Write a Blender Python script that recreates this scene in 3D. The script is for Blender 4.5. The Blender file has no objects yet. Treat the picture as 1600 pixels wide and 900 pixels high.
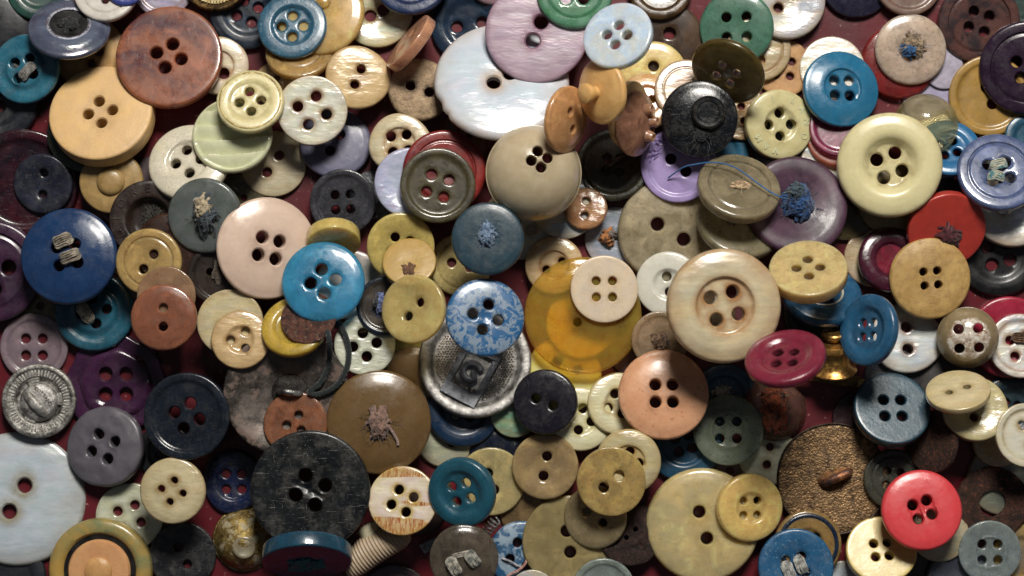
import bpy, math, random
import numpy as np
from math import sin, cos, pi, radians, sqrt, exp, atan2
from mathutils import Vector, Matrix, noise, geometry

SC = bpy.context.scene
COL = SC.collection
S = 0.00015            # metres per photograph pixel at the tray floor
HC = 0.50              # camera height above the tray
HP = HC / S

# ------------------------------------------------------------------ camera
cam = bpy.data.cameras.new('camera')
cam.sensor_width = 36.0
cam.lens = 36.0 * HC / (1600 * S)
cam.clip_start = 0.01
cam.clip_end = 20.0
cam.dof.use_dof = True
cam.dof.focus_distance = HC - 0.009
cam.dof.aperture_fstop = 11.0
camo = bpy.data.objects.new('camera', cam)
camo.location = (0, 0, HC)
COL.objects.link(camo)
SC.camera = camo

# ------------------------------------------------------------------ world and lamp
w = bpy.data.worlds.new('World'); SC.world = w
w.use_nodes = True
bg = w.node_tree.nodes['Background']
bg.inputs[0].default_value = (0.82, 0.88, 1.0, 1)
bg.inputs[1].default_value = 0.055

la = bpy.data.lights.new('window_lamp', 'AREA')
la.shape = 'RECTANGLE'; la.size = 0.24; la.size_y = 0.17
la.energy = 7.6
la.color = (1.0, 0.955, 0.88)
lo = bpy.data.objects.new('window_lamp', la)
lo.location = (0.07, 0.49, 0.60)
lo.rotation_euler = (Vector((0.0, 0.02, 0)) - Vector(lo.location)).to_track_quat('-Z', 'Y').to_euler()
COL.objects.link(lo)

SC.view_settings.view_transform = 'Standard'
SC.view_settings.look = 'None'
SC.view_settings.exposure = 0.0
SC.view_settings.gamma = 1.0
SC.cycles.use_denoising = True
SC.cycles.max_bounces = 8
SC.cycles.transmission_bounces = 8
SC.cycles.diffuse_bounces = 3
SC.cycles.glossy_bounces = 3
SC.cycles.caustics_refractive = True
SC.cycles.caustics_reflective = False
SC.cycles.sample_clamp_indirect = 3.0

# ------------------------------------------------------------------ materials
def lin(h, g=1.0):
    h = h.lstrip('#')
    o = []
    for i in (0, 2, 4):
        c = int(h[i:i + 2], 16) / 255
        o.append((c / 12.92 if c < .04045 else ((c + .055) / 1.055) ** 2.4) * g)
    y = .3 * o[0] + .55 * o[1] + .15 * o[2]
    return (*[v * .88 + y * .12 for v in o], 1)

def shade(h, f):
    h = h.lstrip('#')
    return '#' + ''.join('%02x' % max(0, min(255, int(int(h[i:i + 2], 16) * f))) for i in (0, 2, 4))

class NT:
    def __init__(s, name):
        s.m = bpy.data.materials.new(name); s.m.use_nodes = True
        s.t = s.m.node_tree; s.n = s.t.nodes; s.b = s.n['Principled BSDF']
        tc = s.n.new('ShaderNodeTexCoord'); oi = s.n.new('ShaderNodeObjectInfo')
        s.raw = tc.outputs['Object']
        mu = s.n.new('ShaderNodeVectorMath'); mu.operation = 'MULTIPLY_ADD'
        cx = s.n.new('ShaderNodeCombineXYZ')
        for i in range(3): s.l(oi.outputs['Random'], cx.inputs[i])
        s.l(cx.outputs[0], mu.inputs[0]); mu.inputs[1].default_value = (37, 91, 53); s.l(s.raw, mu.inputs[2])
        s.p = mu.outputs[0]
        at = s.n.new('ShaderNodeAttribute'); at.attribute_name = 'cav'; s.cav = at.outputs['Fac']
    def l(s, a, b): s.t.links.new(a, b)
    def noise(s, scale, detail=4, rough=.55, vec=None, dist=0.0):
        n = s.n.new('ShaderNodeTexNoise'); n.inputs['Scale'].default_value = scale
        n.inputs['Detail'].default_value = detail; n.inputs['Roughness'].default_value = rough
        n.inputs['Distortion'].default_value = dist
        s.l(vec or s.p, n.inputs['Vector']); return n.outputs['Fac']
    def remap(s, v, a, b, c=0.0, d=1.0):
        n = s.n.new('ShaderNodeMapRange'); s.l(v, n.inputs[0])
        for i, q in enumerate((a, b, c, d)): n.inputs[i + 1].default_value = q
        return n.outputs[0]
    def math(s, op, a, b):
        n = s.n.new('ShaderNodeMath'); n.operation = op
        for i, q in enumerate((a, b)):
            if isinstance(q, (int, float)): n.inputs[i].default_value = q
            else: s.l(q, n.inputs[i])
        return n.outputs[0]
    def mix(s, f, a, b, mode='MIX'):
        n = s.n.new('ShaderNodeMix'); n.data_type = 'RGBA'; n.blend_type = mode
        for i, q in ((0, f), (6, a), (7, b)):
            if isinstance(q, (int, float)): n.inputs[i].default_value = q
            elif isinstance(q, tuple): n.inputs[i].default_value = q
            else: s.l(q, n.inputs[i])
        return n.outputs[2]
    def stretch(s, sx, sy, sz, rot=0.0, vec=None):
        n = s.n.new('ShaderNodeMapping'); n.inputs['Scale'].default_value = (sx, sy, sz)
        n.inputs['Rotation'].default_value = (0, 0, rot); s.l(vec or s.p, n.inputs[0]); return n.outputs[0]
    def bump(s, h, strength, dist, prev=None):
        n = s.n.new('ShaderNodeBump'); n.inputs['Strength'].default_value = strength
        n.inputs['Distance'].default_value = dist; s.l(h, n.inputs['Height'])
        if prev is not None: s.l(prev, n.inputs['Normal'])
        return n.outputs[0]
    def set(s, k, v):
        i = s.b.inputs[k]
        if isinstance(v, (int, float, tuple)): i.default_value = v
        else: s.l(v, i)
    def scratches(s):
        a = s.noise(5, 2, .5, s.stretch(1, 26, 1, .5)); b = s.noise(4, 2, .5, s.stretch(30, 1, 1, .3))
        return s.math('MAXIMUM', s.remap(a, .69, .73), s.remap(b, .70, .74))
    def specks(s, sc=26, lo=.70):
        patchy = s.remap(s.noise(2.3, 3, .6), .42, .62)
        a = s.remap(s.noise(sc * 1.9, 3, .6), lo - .02, lo + .03)
        b = s.math('MULTIPLY', s.remap(s.noise(sc * .6, 5, .75), lo - .05, lo + .05), .6)
        return s.math('MULTIPLY', s.math('MAXIMUM', a, b), patchy)
    def radial(s, a, b):
        v = s.n.new('ShaderNodeVectorMath'); v.operation = 'MULTIPLY'; s.l(s.raw, v.inputs[0]); v.inputs[1].default_value = (1, 1, 0)
        q = s.n.new('ShaderNodeVectorMath'); q.operation = 'LENGTH'; s.l(v.outputs[0], q.inputs[0])
        return s.remap(s.math('ADD', q.outputs['Value'], s.math('MULTIPLY', s.math('SUBTRACT', s.noise(2.4, 5, .65), .5), .45)), a, b)

MC = {}
def cached(f):
    def g(*a, **k):
        key = (f.__name__, a, tuple(sorted(k.items())))
        if key not in MC: MC[key] = f(*a, **k)
        return MC[key]
    return g

@cached
def P(c, c2=None, rough=.36, wear=.5, sss=.25, coat=.25, mott=(.35, .65), spots=None, msc=2.5, sharp=False, dirt='#1c150e', da=.25, core=None):
    """cast plastic / casein / painted: mottled colour, scratches, dust"""
    s = NT('plastic'); c2 = c2 or shade(c, .82)
    f = s.remap(s.noise(msc, 5, .6, dist=.6 if not sharp else 1.2), *( (.47, .53) if sharp else mott))
    col = s.mix(f, lin(c), lin(c2))
    col = s.mix(s.math('MULTIPLY', s.noise(14, 4), .22), col, lin(shade(c, 1.18)))
    if spots: col = s.mix(s.remap(s.noise(9, 4, .7), .60, .66), col, lin(spots))
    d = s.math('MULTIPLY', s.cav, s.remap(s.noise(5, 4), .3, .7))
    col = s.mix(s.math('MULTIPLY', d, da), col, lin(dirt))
    if core:
        cm = s.mix(s.remap(s.noise(4, 6, .75), .44, .60), lin(core), lin('#8c6a4c'))
        col = s.mix(s.radial(.70, .64), col, cm)
    # scuffed, greyed film that comes and goes over the face
    col = s.mix(s.math('MULTIPLY', s.remap(s.noise(3.1, 8, .78), .48, .72), .22 * min(1.6, wear)), col, s.mix(.6, lin(c), lin('#9c988e')))
    sr = s.scratches(); sp = s.specks()
    light = s.mix(.5, lin(c), lin('#c8c4bc'))
    col = s.mix(s.math('MULTIPLY', sr, .35 * wear), col, light)
    col = s.mix(s.math('MULTIPLY', sp, .6 * wear), col, lin('#b8b2a6'))
    s.set('Base Color', col)
    r = s.remap(s.noise(3, 6, .7), .32, .68, max(.08, rough - .14), rough + .14)
    s.set('Roughness', s.math('ADD', r, s.math('MULTIPLY', sr, .2)))
    s.set('Subsurface Weight', sss); s.set('Subsurface Radius', (1, .7, .5)); s.set('Subsurface Scale', .0012)
    s.set('Coat Weight', coat); s.set('Coat Roughness', .16)
    b = s.bump(s.noise(5, 5, .6), .25, .00028)
    b = s.bump(s.noise(70, 3, .6), .25 , .00006, b)
    b = s.bump(s.math('SUBTRACT', s.noise(30, 3), sr), .2 * wear, .00006, b)
    s.l(b, s.b.inputs['Normal'])
    return s.m

@cached
def PE(c='#d8d6cc', c2='#b9c3c8', edge='#8f6c3a', da=.8, rough=.22, stripe=None, band=2.4, rot=.4, grain=.0, opal=.35, rimw=.55):
    """mother of pearl: layered nacre, stained edges and holes"""
    s = NT('pearl')
    def cream(h):
        r, g, b = [int(h[i:i + 2], 16) for i in (1, 3, 5)]
        if max(r, g, b) > 150 and b < r + 14 and g > b - 12: r, g, b = min(255, r * 1.03 + 3), g, b * .93
        return '#%02x%02x%02x' % (int(r), int(g), int(b))
    c, c2 = cream(c), cream(c2)
    v = s.stretch(1, 2.6, 1, rot)
    n0 = s.noise(1.1, 4, .5, v)
    n1 = s.noise(band, 6, .6, s.stretch(.4, 1.5, 1, rot), dist=2.2)
    col = s.mix(s.remap(n0, .35, .65), lin(c), lin(c2))
    col = s.mix(s.math('MULTIPLY', s.remap(n1, .40, .6), .35), col, lin(shade(c2, .92)))
    nn = s.noise(1.6, 2, .5, s.stretch(1, 1.8, 1, rot + 1))
    rp = s.n.new('ShaderNodeValToRGB'); s.l(nn, rp.inputs[0])
    e = rp.color_ramp.elements
    e[0].position = .3; e[0].color = lin('#c9b4ae'); e[1].position = .7; e[1].color = lin('#c9bca0')
    for p_, h_ in ((.4, '#b8c4cc'), (.5, '#d8d8d8'), (.58, '#b8c8bc')):
        x = rp.color_ramp.elements.new(p_); x.color = lin(h_)
    col = s.mix(opal, col, rp.outputs[0], 'OVERLAY')
    if grain: col = s.mix(s.math('MULTIPLY', s.remap(s.noise(34, 5, .8), .5, .62), grain), col, lin('#8f8f8c'))
    if stripe:
        rs = s.noise(9, 4, .6, s.stretch(2.4, .35, 1, .15), dist=.7)
        fa = s.remap(s.noise(1.3, 1, .5, s.stretch(.25, 1.9, 1, .35)), .50, .53)
        col = s.mix(fa, col, s.mix(s.remap(rs, .42, .55), lin(stripe), lin('#c8a878')))
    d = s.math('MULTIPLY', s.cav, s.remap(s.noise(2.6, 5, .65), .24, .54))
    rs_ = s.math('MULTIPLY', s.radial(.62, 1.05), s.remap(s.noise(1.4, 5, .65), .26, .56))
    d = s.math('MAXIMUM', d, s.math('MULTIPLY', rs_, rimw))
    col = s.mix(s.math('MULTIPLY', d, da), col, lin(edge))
    col = s.mix(s.math('MULTIPLY', s.specks(20, .68), .5), col, lin(shade(edge, .7)))
    s.set('Base Color', col); s.set('Roughness', s.remap(s.noise(5, 5, .6), .3, .7, rough - .06, rough + .14))
    s.set('Subsurface Weight', .3); s.set('Subsurface Radius', (1, .9, .8)); s.set('Subsurface Scale', .0012)
    s.set('Coat Weight', .5); s.set('Coat Roughness', .14)
    s.set('Specular IOR Level', .7); s.set('Thin Film Thickness', s.remap(n0, .3, .7, 260, 520)); s.set('Thin Film IOR', 1.6)
    b = s.bump(n1, .35, .0001); b = s.bump(n0, .5, .0008, b); b = s.bump(s.noise(60, 3), .2, .00005, b)
    s.l(b, s.b.inputs['Normal']); return s.m

@cached
def H(c, c2=None, t=.35, rough=.28, sss=.85, cloud=(.38, .62), scale=.003, wear=.6, edge=None, msc=1.6, coat=.6):
    """horn, resin or celluloid that lets light through"""
    s = NT('translucent_resin'); c2 = c2 or shade(c, .8)
    def warm(h):
        r, g, b = [int(h[i:i + 2], 16) for i in (1, 3, 5)]
        if r >= g > b: r, g, b = min(255, r * 1.06), g, b * .93
        if r > 120 and g > 90:
            k = min(1.13, 255 / max(r, g, b)); r, g, b = r * k, g * k, b * k
        return '#%02x%02x%02x' % (int(r), int(g), int(b))
    c, c2 = warm(c), warm(c2)
    f = s.remap(s.noise(msc, 5, .6, dist=.8), *cloud)
    col = s.mix(f, lin(c), lin(c2))
    col = s.mix(s.math('MULTIPLY', s.remap(s.noise(2.2, 6, .7, dist=1.0), .50, .68), .45), col, lin(shade(c, 1.28)))
    col = s.mix(s.math('MULTIPLY', s.remap(s.noise(9, 7, .8), .50, .66), .45 * wear), col, lin(shade(c2, .60)))
    sr = s.scratches(); sp = s.specks(30, .69)
    col = s.mix(s.math('MULTIPLY', s.math('MAXIMUM', s.math('MULTIPLY', sr, .5), sp), .5 * wear), col, lin('#d2cdc0'))
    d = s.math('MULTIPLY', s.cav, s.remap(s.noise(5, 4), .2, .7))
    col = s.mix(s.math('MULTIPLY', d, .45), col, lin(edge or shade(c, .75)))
    s.set('Base Color', col); s.set('Roughness', s.remap(s.noise(4, 5, .65), .3, .7, rough - .08, rough + .14))
    s.set('Transmission Weight', s.remap(s.noise(1.8, 3), .3, .7, max(0, t - .12), t + .1) if t > .12 else t)
    s.set('IOR', 1.45)
    s.set('Subsurface Weight', sss); s.set('Subsurface Radius', (1, .9, .55)); s.set('Subsurface Scale', scale)
    s.set('Coat Weight', coat); s.set('Coat Roughness', .08)
    b = s.bump(s.noise(4, 4, .55), .2, .00028)
    b = s.bump(s.math('SUBTRACT', s.noise(50, 4), sr), .22 * wear, .00007, b)
    s.l(b, s.b.inputs['Normal'])
    if t > .12:
        tr = s.n.new('ShaderNodeBsdfTransparent'); s.l(s.mix(.35, col, (1, 1, 1, 1)), tr.inputs[0])
        mx = s.n.new('ShaderNodeMixShader'); mx.inputs[0].default_value = min(.5, t * .85)
        s.l(s.b.outputs[0], mx.inputs[1]); s.l(tr.outputs[0], mx.inputs[2]); s.l(mx.outputs[0], s.n['Material Output'].inputs[0])
    return s.m

@cached
def BO(c, c2=None, dirt='#4a3018', ring=.5, rough=.42, da=.6, spots=True):
    """turned bone or wood: fine lathe rings, grime in the recesses"""
    s = NT('turned_bone'); c2 = c2 or shade(c, .86)
    w_ = s.n.new('ShaderNodeTexWave'); w_.wave_type = 'RINGS'; w_.rings_direction = 'Z'
    w_.inputs['Scale'].default_value = 9; w_.inputs['Distortion'].default_value = 1.2
    w_.inputs['Detail'].default_value = 4; w_.inputs['Detail Scale'].default_value = 2.5
    s.l(s.raw, w_.inputs['Vector'])
    col = s.mix(s.remap(s.noise(2.2, 5, .6), .35, .65), lin(c), lin(c2))
    g = s.math('MULTIPLY', w_.outputs['Fac'], s.remap(s.noise(5, 5, .7), .42, .68))
    col = s.mix(s.math('MULTIPLY', g, ring * .8), col, lin(shade(dirt, 1.5)))
    d = s.math('MULTIPLY', s.cav, s.remap(s.noise(7, 5, .7), .38, .62))
    col = s.mix(s.math('MULTIPLY', d, da), col, lin(dirt))
    if spots: col = s.mix(s.math('MULTIPLY', s.specks(16, .67), .7), col, lin(dirt))
    s.set('Base Color', col); s.set('Roughness', s.remap(s.noise(6, 5), .3, .7, rough - .1, rough + .14))
    s.set('Subsurface Weight', .35); s.set('Subsurface Radius', (1, .75, .5)); s.set('Subsurface Scale', .0012)
    b = s.bump(w_.outputs['Fac'], .22 * ring, .0001); b = s.bump(s.noise(40, 4, .7), .3, .00008, b)
    b = s.bump(s.noise(5, 4, .6), .3, .0003, b)
    s.l(b, s.b.inputs['Normal']); return s.m

@cached
def ME(c, c2=None, rough=.3, grain=0.0, patch=None, met=1.0, gs=30, ns=3.2, bk=1.0):
    s = NT('old_metal'); c2 = c2 or shade(c, .4)
    f = s.remap(s.noise(ns, 8, .74), .42, .62)
    col = s.mix(f, lin(c), lin(c2))
    d = s.math('MULTIPLY', s.cav, s.remap(s.noise(8, 4), .3, .6)); col = s.mix(d, col, lin(shade(c2, .5)))
    m_ = s.remap(s.noise(4.5, 6, .75), .5, .68, met * .8, met * .2)
    if patch:
        q = s.remap(s.noise(2.4, 6, .7), .52, .58); col = s.mix(q, col, lin(patch))
        m_ = s.math('MULTIPLY', m_, s.math('SUBTRACT', 1.0, s.math('MULTIPLY', q, .85)))
    s.set('Base Color', col); s.set('Metallic', m_)
    s.set('Roughness', s.remap(s.noise(7, 6, .7), .3, .7, rough + .02, rough + .3))
    b = s.bump(s.noise(9, 6, .7), .5 * bk, .0005); b = s.bump(s.noise(60, 4, .7), .5 * bk, .00012, b)
    if grain:
        vo = s.n.new('ShaderNodeTexVoronoi'); vo.inputs['Scale'].default_value = gs; s.l(s.p, vo.inputs['Vector'])
        b = s.bump(vo.outputs['Distance'], grain, .0006, b)
    s.l(b, s.b.inputs['Normal']); return s.m

@cached
def RU(c='#5a3322', c2='#24160f', c3='#8a4a2c', rough=.9):
    s = NT('rust')
    col = s.mix(s.remap(s.noise(3.5, 8, .75), .4, .6), lin(c), lin(c2))
    col = s.mix(s.remap(s.noise(11, 6, .7), .54, .66), col, lin(c3))
    s.set('Base Color', col); s.set('Roughness', rough)
    b = s.bump(s.noise(9, 8, .78), .9, .0008); b = s.bump(s.noise(45, 4, .7), .7, .0002, b)
    s.l(b, s.b.inputs['Normal']); return s.m

@cached
def YA(c, c2=None):
    s = NT('yarn')
    col = s.mix(s.remap(s.noise(7, 4, .7), .42, .58), lin(c), lin(c2 or shade(c, .55)))
    s.set('Base Color', col); s.set('Roughness', .95); s.set('Sheen Weight', .3)
    b = s.bump(s.noise(60, 3), .6, .0001); s.l(b, s.b.inputs['Normal']); return s.m

@cached
def TRAY():
    s = NT('red_lacquer')
    sc = s.n.new('ShaderNodeTexCoord').outputs['Object']
    col = s.mix(s.remap(s.noise(30, 5, .6, sc), .35, .65), lin('#680f1c'), lin('#4c0b16'))
    col = s.mix(s.math('MULTIPLY', s.remap(s.noise(900, 3, .6, sc), .66, .72), .5), col, lin('#c89a90'))
    s.set('Base Color', col); s.set('Roughness', s.remap(s.noise(60, 5, .6, sc), .3, .7, .28, .5))
    b = s.bump(s.noise(120, 5, .6, sc), .3, .0004); s.l(b, s.b.inputs['Normal']); return s.m

# ------------------------------------------------------------------ shapes
def pchip(pts):
    x = np.array([p[0] for p in pts], float); y = np.array([p[1] for p in pts], float)
    h = np.diff(x); d = np.diff(y) / h; m = np.zeros(len(x))
    for i in range(1, len(x) - 1):
        if d[i - 1] * d[i] > 0:
            w1, w2 = 2 * h[i] + h[i - 1], h[i] + 2 * h[i - 1]
            m[i] = (w1 + w2) / (w1 / d[i - 1] + w2 / d[i])
    m[-1] = d[-1]; m[0] = 0
    def f(r):
        r = np.clip(np.asarray(r, float), 0, x[-1]); i = np.clip(np.searchsorted(x, r, side='right') - 1, 0, len(h) - 1)
        t = (r - x[i]) / h[i]
        return (y[i] * (1 + 2 * t) * (1 - t) ** 2 + m[i] * h[i] * t * (1 - t) ** 2 + y[i + 1] * t * t * (3 - 2 * t) + m[i + 1] * h[i] * t * t * (t - 1))
    return f

#        profile of the upper face,                                         thickness, top edge round, bottom round, dirt radii
SH = {
 'flat':   ([(0, 0), (.5, 0), (1, 0)], .22, .05, .05, ()),
 'thin':   ([(0, -.01), (.5, 0), (1, -.02)], .14, .05, .04, ()),
 'thick':  ([(0, -.02), (.5, 0), (1, -.02)], .36, .05, .06, ()),
 'soft':   ([(0, -.02), (.4, 0), (.75, -.02), (1, -.08)], .26, .10, .08, ()),
 'rim':    ([(0, -.10), (.48, -.10), (.54, -.09), (.68, -.01), (.8, 0), (1, -.05)], .28, .09, .08, (.52,)),
 'rimstep':([(0, -.10), (.52, -.10), (.55, -.09), (.59, -.02), (.64, 0), (.8, 0), (1, -.04)], .26, .07, .08, (.54,)),
 'rimthin':([(0, -.06), (.74, -.06), (.78, -.05), (.84, 0), (.92, 0), (1, -.01)], .24, .05, .08, (.77,)),
 'well':   ([(0, -.20), (.38, -.20), (.42, -.185), (.52, -.05), (.62, 0), (.8, -.01), (1, -.12)], .36, .13, .12, (.40,)),
 'wellbone':([(0, -.08), (.46, -.08), (.485, -.07), (.52, -.01), (.56, 0), (.8, -.02), (1, -.13)], .34, .12, .1, (.485,)),
 'smallwell':([(0, -.09), (.36, -.09), (.40, -.08), (.50, 0), (.58, 0), (.8, -.015), (1, -.06)], .28, .09, .08, (.40,)),
 'dome':   ([(0, 0), (.25, -.025), (.5, -.11), (.7, -.24), (.85, -.40), (.95, -.57), (1, -.70)], .76, .02, .04, ()),
 'ball':   ([(0, 0), (.3, -.045), (.6, -.2), (.8, -.4), (.93, -.63), (1, -.88)], 1.2, .05, .12, ()),
 'lowdome':([(0, 0), (.4, -.015), (.7, -.06), (.9, -.13), (1, -.19)], .36, .08, .08, ()),
 'dish':   ([(0, -.13), (.25, -.12), (.55, -.05), (.8, 0), (.9, 0), (1, -.03)], .28, .07, .10, ()),
 'deepdish':([(0, -.22), (.3, -.20), (.6, -.11), (.88, -.01), (.95, 0), (1, -.01)], .30, .03, .06, ()),
 'disc':   ([(0, -.035), (.42, -.035), (.445, -.03), (.47, 0), (.50, 0), (.56, -.03), (.9, -.02), (1, -.03)], .20, .05, .06, (.44, .56)),
 'bevel':  ([(0, -.06), (.44, -.06), (.47, -.055), (.51, 0), (.55, 0), (.8, -.06), (1, -.14)], .34, .06, .08, ()),
 'groove': ([(0, -.01), (.60, -.01), (.63, -.03), (.66, -.03), (.69, 0), (.85, 0), (1, -.04)], .26, .07, .08, (.645,)),
 'raised': ([(0, 0), (.48, 0), (.52, -.01), (.58, -.08), (.64, -.09), (.85, -.06), (1, -.10)], .30, .09, .08, (.6,)),
 'groove2':([(0, -.05), (.5, -.02), (.68, -.02), (.71, -.045), (.745, -.045), (.775, 0), (.9, 0), (1, -.05)], .26, .08, .1, (.73,)),
}

def ring(n, r, z, a0=0): return [(r * cos(a0 + 2 * pi * i / n), r * sin(a0 + 2 * pi * i / n), z) for i in range(n)]

def button_mesh(name, shape, holes=None, outline=None, relief=None, T=None, rough=0.0, N=72, dense=1.0, centre=(0, 0), bot=None):
    prof, T0, er, eb, dirts = SH[shape] if isinstance(shape, str) else shape
    T = T or T0
    F = pchip(prof)
    hs = []
    if holes:
        n, rh, d, ang = holes[:4]
        for k in range(n):
            a = radians(ang + 360 * k / n)
            hs.append((centre[0] + d * cos(a), centre[1] + d * sin(a), rh))
        for e in holes[4:]: hs.append(e)
    re_ = 1 - er
    radii = sorted(set([round(x, 4) for x in np.linspace(0, re_, int(15 * dense))[1:-1]] +
                       [p[0] for p in prof if 0.02 < p[0] < re_ - .02]))
    rr = []
    for r in radii:
        if not rr or r - rr[-1] > .018: rr.append(r)
    co, ed = [(0, 0)], []
    tag = ['c']
    def addring(n, r, cx=0, cy=0, a0=0, keep=lambda x, y: True):
        idx = []
        for i in range(n):
            a = a0 + 2 * pi * i / n
            x, y = cx + r * cos(a), cy + r * sin(a)
            if keep(x, y): idx.append(len(co)); co.append((x, y))
            else: idx.append(None)
        for i in range(n):
            a, b = idx[i], idx[(i + 1) % n]
            if a is not None and b is not None: ed.append((a, b))
        return idx
    def clear(x, y): return all((x - h[0]) ** 2 + (y - h[1]) ** 2 > (h[2] * 1.42) ** 2 for h in hs)
    if not clear(0, 0): co.clear()
    for r in rr:
        addring(max(14, int(N * (.35 + .65 * r))), r, a0=r * 3, keep=clear)
    outer = addring(N, re_)
    K = 18
    hl = []
    for h in hs:
        hl.append((addring(K, h[2], h[0], h[1]), addring(K, h[2] * 1.22, h[0], h[1])))
    vo, _, fo, ov, _, _ = geometry.delaunay_2d_cdt([Vector(c) for c in co], ed, [], 0, 1e-6)
    mp = {}
    for i, l in enumerate(ov):
        for k in l: mp[k] = i
    chamf = min(.028, (hs[0][2] * .28) if hs else .02)
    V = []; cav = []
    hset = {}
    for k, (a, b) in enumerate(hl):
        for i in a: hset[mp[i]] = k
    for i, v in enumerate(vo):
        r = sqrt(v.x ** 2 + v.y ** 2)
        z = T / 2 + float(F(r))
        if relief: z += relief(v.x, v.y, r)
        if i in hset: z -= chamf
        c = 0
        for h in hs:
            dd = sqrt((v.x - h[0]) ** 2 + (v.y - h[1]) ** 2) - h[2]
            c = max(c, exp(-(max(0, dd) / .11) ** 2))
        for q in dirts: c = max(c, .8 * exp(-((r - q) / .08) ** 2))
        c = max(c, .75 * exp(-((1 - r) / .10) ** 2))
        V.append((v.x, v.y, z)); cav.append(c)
    Fc = []
    for f in fo:
        cx = sum(vo[i].x for i in f) / len(f); cy = sum(vo[i].y for i in f) / len(f)
        if any((cx - h[0]) ** 2 + (cy - h[1]) ** 2 < h[2] ** 2 for h in hs): continue
        Fc.append(tuple(f))
    nt = len(V)
    # bottom face
    Fb = pchip(bot) if bot else None
    bco, bed = [], []
    co2, ed2 = co, ed
    co, ed = [], []
    for r in (.3, .6, .85): 
        if r < 1 - eb - .03: addring(24, r, keep=clear)
    bouter = addring(N, 1 - eb)
    bh = [addring(K, h[2], h[0], h[1]) for h in hs]
    vb, _, fb, ob, _, _ = geometry.delaunay_2d_cdt([Vector(c) for c in co], ed, [], 0, 1e-6)
    mb = {}
    for i, l in enumerate(ob):
        for k in l: mb[k] = i + nt
    for v in vb:
        r = sqrt(v.x ** 2 + v.y ** 2)
        V.append((v.x, v.y, -T / 2 + (float(Fb(r)) if Fb else 0))); cav.append(.3)
    for f in fb:
        cx = sum(vb[i].x for i in f) / len(f); cy = sum(vb[i].y for i in f) / len(f)
        if any((cx - h[0]) ** 2 + (cy - h[1]) ** 2 < h[2] ** 2 for h in hs): continue
        Fc.append(tuple(nt + i for i in reversed(f)))
    # hole walls
    for (a, _), b in zip(hl, bh):
        for i in range(K):
            j = (i + 1) % K
            Fc.append((mp[a[i]], mb[b[i]], mb[b[j]], mp[a[j]]))
    # edge
    ztop = T / 2 + float(F(re_)); zedge = ztop - er * .95
    last = [mp[i] for i in outer]
    bo_ = [mb[i] for i in bouter]
    rows = []
    for k in range(1, 5):
        a = k / 4 * pi / 2
        rows.append((re_ + er * sin(a), ztop - er * .95 * (1 - cos(a))))
    zb = -T / 2 + eb * .9
    if zb > rows[-1][1] - .01: zb = rows[-1][1] - .01
    mid = (rows[-1][1] + zb) / 2
    rows.append((1.0, mid))
    z00 = -T / 2 + (float(Fb(1 - eb)) if Fb else 0)
    for k in range(0, 3):
        a = k / 3 * pi / 2
        rows.append((1 - eb + eb * cos(a), z00 + (zb - z00) * (1 - sin(a))))
    for r, z in rows:
        cur = []
        for i in range(N):
            a = 2 * pi * i / N
            cur.append(len(V)); V.append((r * cos(a), r * sin(a), z)); cav.append(.7 if r > .97 else .4)
        for i in range(N):
            j = (i + 1) % N
            Fc.append((last[i], cur[i], cur[j], last[j]))
        last = cur
    for i in range(N):
        j = (i + 1) % N
        Fc.append((last[i], bo_[i], bo_[j], last[j]))
    if outline or rough:
        W = []
        for x, y, z in V:
            a = atan2(y, x); r = sqrt(x * x + y * y)
            k = 1 + (outline(a) if outline else 0) * min(1, r * r * 1.2)
            if rough:
                nv = noise.noise_vector(Vector((x * 3 + 7, y * 3, z * 3))) * rough + noise.noise_vector(Vector((x * 9, y * 9 + 5, z * 9))) * rough * .5
                x += nv.x; y += nv.y; z += nv.z * .8
            W.append((x * k, y * k, z))
        V = W
    me = bpy.data.meshes.new(name)
    me.from_pydata(V, [], Fc); me.update()
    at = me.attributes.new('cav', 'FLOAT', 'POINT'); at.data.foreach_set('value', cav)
    me.polygons.foreach_set('use_smooth', [True] * len(me.polygons))
    me.set_sharp_from_angle(angle=radians(42))
    return me, F, T

def mesh_from(name, V, F, smooth=True, cav=0.2):
    me = bpy.data.meshes.new(name); me.from_pydata(V, [], F); me.update()
    at = me.attributes.new('cav', 'FLOAT', 'POINT'); at.data.foreach_set('value', [cav] * len(V))
    if smooth:
        me.polygons.foreach_set('use_smooth', [True] * len(me.polygons)); me.set_sharp_from_angle(angle=radians(40))
    return me

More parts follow.
